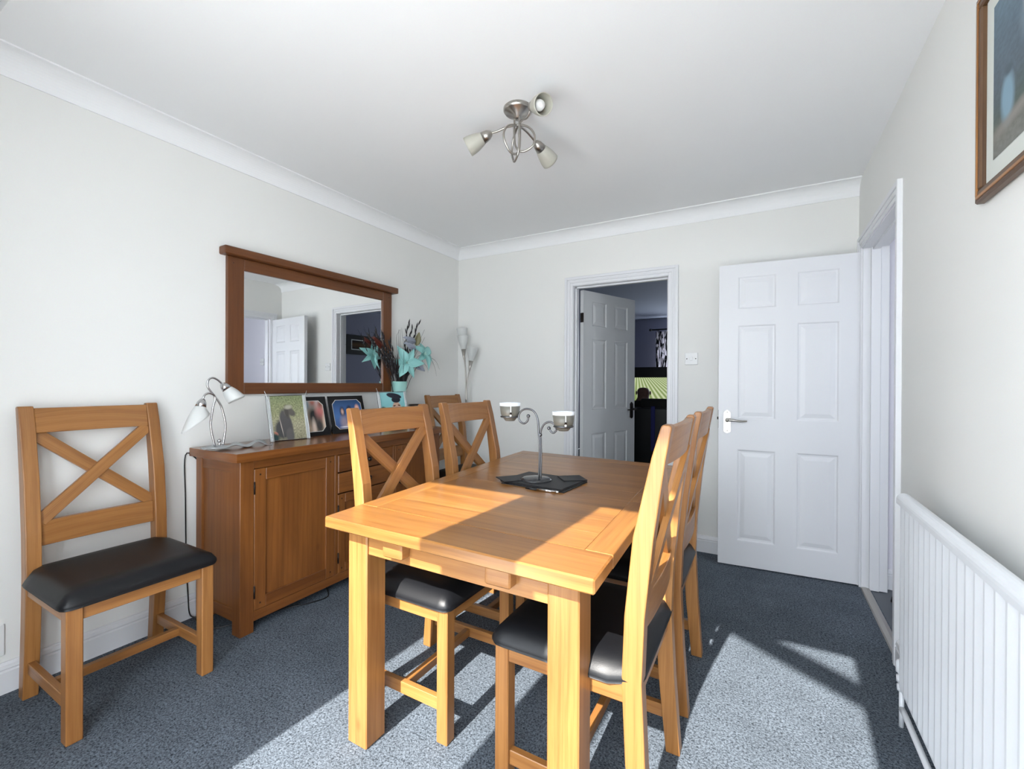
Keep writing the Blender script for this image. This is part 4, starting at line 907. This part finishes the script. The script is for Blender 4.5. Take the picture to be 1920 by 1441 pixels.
# vase of artificial flowers
va = thing('vase', 'tall frosted aqua vase holding the flowers, at the mirror edge', 'vase', (0.20, 2.455, ZS)) if False else thing('vase', 'tall frosted aqua vase behind the graduate photo', 'vase', (0.100, 2.560, ZS))
MB().lathe([(0, 0), (0.036, 0), (0.038, 0.006), (0.040, 0.05), (0.050, 0.22), (0.060, 0.338), (0.0565, 0.338), (0.047, 0.22), (0.036, 0.02), (0, 0.012)]).build('body', AQUAV, va)
MB().lathe([(0.060, 0.336), (0.0605, 0.342), (0.0565, 0.342), (0.056, 0.336)]).build('rim', AQUAV, va)
def fp(y, z, dx=0):   # measured on the plane x=0.22, moved to the vase's own plane
    k = (2.541-0.100)/(2.541-0.22)
    return Vector((0.100+dx, y*k, 1.2005+(z-1.2005)*k))
fl = thing('flower_arrangement', 'artificial aqua lilies and dark grasses standing in the vase', 'flowers', (0, 0, 0))
view = Vector((0.86, -0.50, 0.05))
base = Vector((0.100, 2.560, ZS+0.30))
def stem(y, z, dx=0, r=0.0022, mat=STEMB, nm='stem', spread=0.02, bow=0.0):
    e = fp(y, z, dx); b = base+Vector((random.uniform(-spread, spread), random.uniform(-spread, spread)*1.2, -0.2)); m = (b+e)/2+Vector((0, 0, 0.02+bow)); m.y = b.y+(e.y-b.y)*0.35
    return MB().tube([b, base.lerp(b, 0.5)+Vector(((e.x-b.x)*0.1, (e.y-b.y)*0.15, 0)), m, e], [r, r, r*0.9, r*0.6], 7).build(nm, mat, fl), e
def lily(y, z, size, n=6, nrm=view, dx=0.03, rot=0.3):
    o, e = stem(y, z-0.02, dx); N_ = Vector(nrm).normalized(); a = N_.orthogonal().normalized(); b = N_.cross(a)
    m = MB()
    for k in range(n):
        t = rot+2*math.pi*k/n; d = a*math.cos(t)+b*math.sin(t)
        m.petal(e, d+N_*(0.5 if k % 2 else 0.38), N_, size*(1.05 if k % 2 else 0.95), size*(0.56 if k % 2 else 0.42), 0.5, 0.55, tip=1.2, nu=10, nv=7)
    m.build('lily', AQUA, fl)
    s2_ = MB()
    for k in range(5): t = k*1.256; s2_.tube([e, e+N_*0.03+(a*math.cos(t)+b*math.sin(t))*0.012], [0.0012, 0.002], 6, smooth_path=False)
    s2_.build('stamens', plain('pale_stamen', lin(190, 226, 214), 0.5), fl)
lily(2.477, 1.368, 0.135)
lily(2.668, 1.440, 0.125, nrm=(0.9, 0.05, 0.35), rot=0.8)
lily(2.270, 1.420, 0.10, nrm=(-0.9, -0.5, 0.0), dx=-0.04, rot=0.1)
def bud(y, z, y2, z2, wd, mat, nm, dx=0.02):
    o, e = stem(y, z, dx); e2 = fp(y2, z2, dx+0.01); m = MB()
    for k in range(3): m.petal(e, e2-e, view+Vector((0, 0.5*(k-1), 0.4*(k-1))), (e2-e).length, wd, 0.12*(k-1), 0.6)
    m.build(nm, mat, fl)
bud(2.585, 1.505, 2.455, 1.540, 0.045, GREYP, 'bud'); bud(2.590, 1.450, 2.460, 1.500, 0.042, GREYP, 'bud'); bud(2.560, 1.365, 2.672, 1.300, 0.055, GREYP, 'bud'); bud(2.595, 1.485, 2.615, 1.582, 0.05, OLIVE, 'leaf')
bud(2.300, 1.44, 2.200, 1.52, 0.035, BROWNL, 'leaf', -0.03)
# dark sprigs with silver tips
for (y, z, gl) in ((2.290, 1.530, 1), (2.315, 1.480, 1), (2.330, 1.42, 1), (2.345, 1.37, 1), (2.36, 1.32, 1), (2.255, 1.47, 1), (2.240, 1.542, 1), (2.175, 1.495, 1), (2.270, 1.490, 1), (2.552, 1.633, 1), (2.612, 1.640, 1), (2.590, 1.60, 1), (2.130, 1.565, 0), (2.20, 1.60, 0), (2.402, 1.585, 0), (2.44, 1.590, 0), (2.730, 1.622, 0), (2.683, 1.554, 0), (2.640, 1.52, 0), (2.35, 1.40, 0)):
    o, e = stem(y, z, random.uniform(-0.03, 0.04) if y > 2.3 else random.uniform(-0.05, 0.0), 0.0019 if gl else 0.0013)
    if gl:
        g = MB(); lf = MB(); b0 = base+(e-base)*0.45
        for k in range(11):
            t = k/10; p = b0.lerp(e, t)+Vector((random.uniform(-1, 1), random.uniform(-1, 1), random.uniform(-1, 1)))*0.007
            g.ball(p, 0.0030, n=6)
            lf.petal(p, (e-base).normalized()+Vector((random.uniform(-.3, .3), random.uniform(-.35, .35), 0.1)), view, 0.06, 0.011, 0.1, 0.1, nu=4, nv=3)
        g.build('silver_beads', SILVG, fl); lf.build('dark_leaves', STEMB, fl)
for (pts) in ([(2.62, 1.37), (2.737, 1.394), (2.80, 1.33), (2.825, 1.255)], [(2.62, 1.38), (2.74, 1.40), (2.82, 1.37), (2.862, 1.31)], [(2.40, 1.25), (2.376, 1.504), (2.39, 1.56), (2.41, 1.585)], [(2.44, 1.25), (2.45, 1.45), (2.432, 1.55), (2.425, 1.60)], [(2.36, 1.30), (2.30, 1.44), (2.20, 1.52), (2.13, 1.54)], [(2.36, 1.28), (2.26, 1.40), (2.16, 1.45), (2.08, 1.46)], [(2.60, 1.40), (2.66, 1.36), (2.71, 1.32), (2.72, 1.28)]):
    P3 = [base+Vector((0, (pts[0][0]-2.45)*0.1, 0))]+[fp(a, b, 0.03) for a, b in pts]
    MB().tube(P3, [0.0014, 0.0014, 0.0012, 0.0009, 0.0005][:len(P3)], 6).build('grass_blade', STEMB, fl)
fo = MB()
for k in range(14):
    a = random.uniform(-1, 1); p0 = base+Vector((random.uniform(-.03, .03), random.uniform(-.035, .035), -0.02)); p1 = fp(2.52+a*0.13, 1.36+random.uniform(-0.05, 0.08), random.uniform(-0.02, 0.02))
    fo.petal(p0, p1-p0, view, (p1-p0).length, 0.018, 0.05, 0.1, nu=5, nv=3)
fo.build('dark_foliage', STEMB, fl)

# ------------------------------------------------------------------ floor lamp in the corner
FX, FY = 0.190, 3.32
fm = thing('floor_lamp', 'slim silver floor lamp with three glass tulip shades in the far corner', 'lamp', (FX, FY, 0))
MB().lathe([(0, 0), (0.115, 0), (0.115, 0.012), (0.06, 0.022), (0.015, 0.03), (0, 0.03)]).build('base', SATIN, fm)
MB().tube([(0, 0, 0.02), (0, 0, 1.05)], 0.0085, 12, smooth_path=False).build('pole', SATIN, fm)
for (pts, r1) in (([(0, 0, 1.03), (-0.002, -0.003, 1.15), (-0.010, -0.004, 1.32), (-0.022, -0.004, 1.42)], 0.050), ([(0.003, 0, 1.03), (0.006, 0, 1.14), (0.018, 0.0, 1.25), (0.036, 0.0, 1.315)], 0.050), ([(0, 0.003, 1.03), (-0.006, 0.008, 1.20), (-0.024, 0.015, 1.40), (-0.044, 0.022, 1.495)], 0.050)):
    MB().tube(pts, 0.0050, 10).build('stem', SATIN, fm)
    n_ = Vector(pts[-1]); d = (n_-Vector(pts[-2])).normalized(); d = (d+Vector((0, 0, 0.6))).normalized()
    MB().lathe([(0.005, -0.01), (0.008, 0.005), (0.0215, 0.088), (0.0195, 0.088), (0.004, 0.005)], n_, d, 24).build('lamp_cup', SATIN, fm)
    MB().lathe([(0.020, 0.084), (0.030, 0.125), (0.043, 0.165), (r1-0.002, 0.20), (r1, 0.212), (r1-0.003, 0.212), (0.040, 0.165), (0.027, 0.125), (0.017, 0.086)], n_, d, 28).build('lampshade', FROST, fm)

# ------------------------------------------------------------------ ceiling light
LC = (1.557, 1.787, ZC)
cg = thing('ceiling_light', 'brushed nickel ceiling light with three glass spot shades on looped arms', 'ceiling light', LC)
MB().lathe([(0, 0.0), (0.062, 0.0), (0.066, -0.004), (0.066, -0.014), (0.060, -0.022), (0.022, -0.034), (0.018, -0.05), (0, -0.052)][::-1]).build('ceiling_rose', SATIN, cg)
for ang, mz, dl in ((196, -0.145, 0.012), (76, -0.152, -0.004), (325, -0.112, -0.012)):
    t = math.radians(ang); d = Vector((math.cos(t), math.sin(t), 0)); sd = Vector((-d.y, d.x, 0))
    P = lambda r, z, s_=0: tuple(d*r+sd*s_+Vector((0, 0, z)))
    MB().tube([P(0.015, -0.03), P(0.016, -0.12), P(0.010, -0.185+dl), P(-0.014, -0.212+dl), P(-0.046, -0.212+dl, 0.004), P(-0.076, -0.180, 0.008), P(-0.080, -0.140, 0.010), P(-0.056, -0.102, 0.008), P(-0.012, -0.082, 0.004), P(0.045, -0.080), P(0.095, -0.094), P(0.130, mz+0.045)], 0.0048, 10).build('arm', SATIN, cg)
    nk = Vector(P(0.126, mz+0.046)); mo = Vector(P(0.240, mz-0.006))
    a, b = shade_mb(nk, mo, 0.0265, 0.0435, 0.36); a.build('lamp_cup', SATIN, cg); b.build('glass_shade', FROST2, cg)
    ax = (mo-nk).normalized(); MB().lathe([(0.008, 0.03), (0.012, 0.045), (0.022, 0.07), (0.0235, 0.085), (0.018, 0.102), (0, 0.109)], nk, ax, 20).build('bulb', BULB, cg)
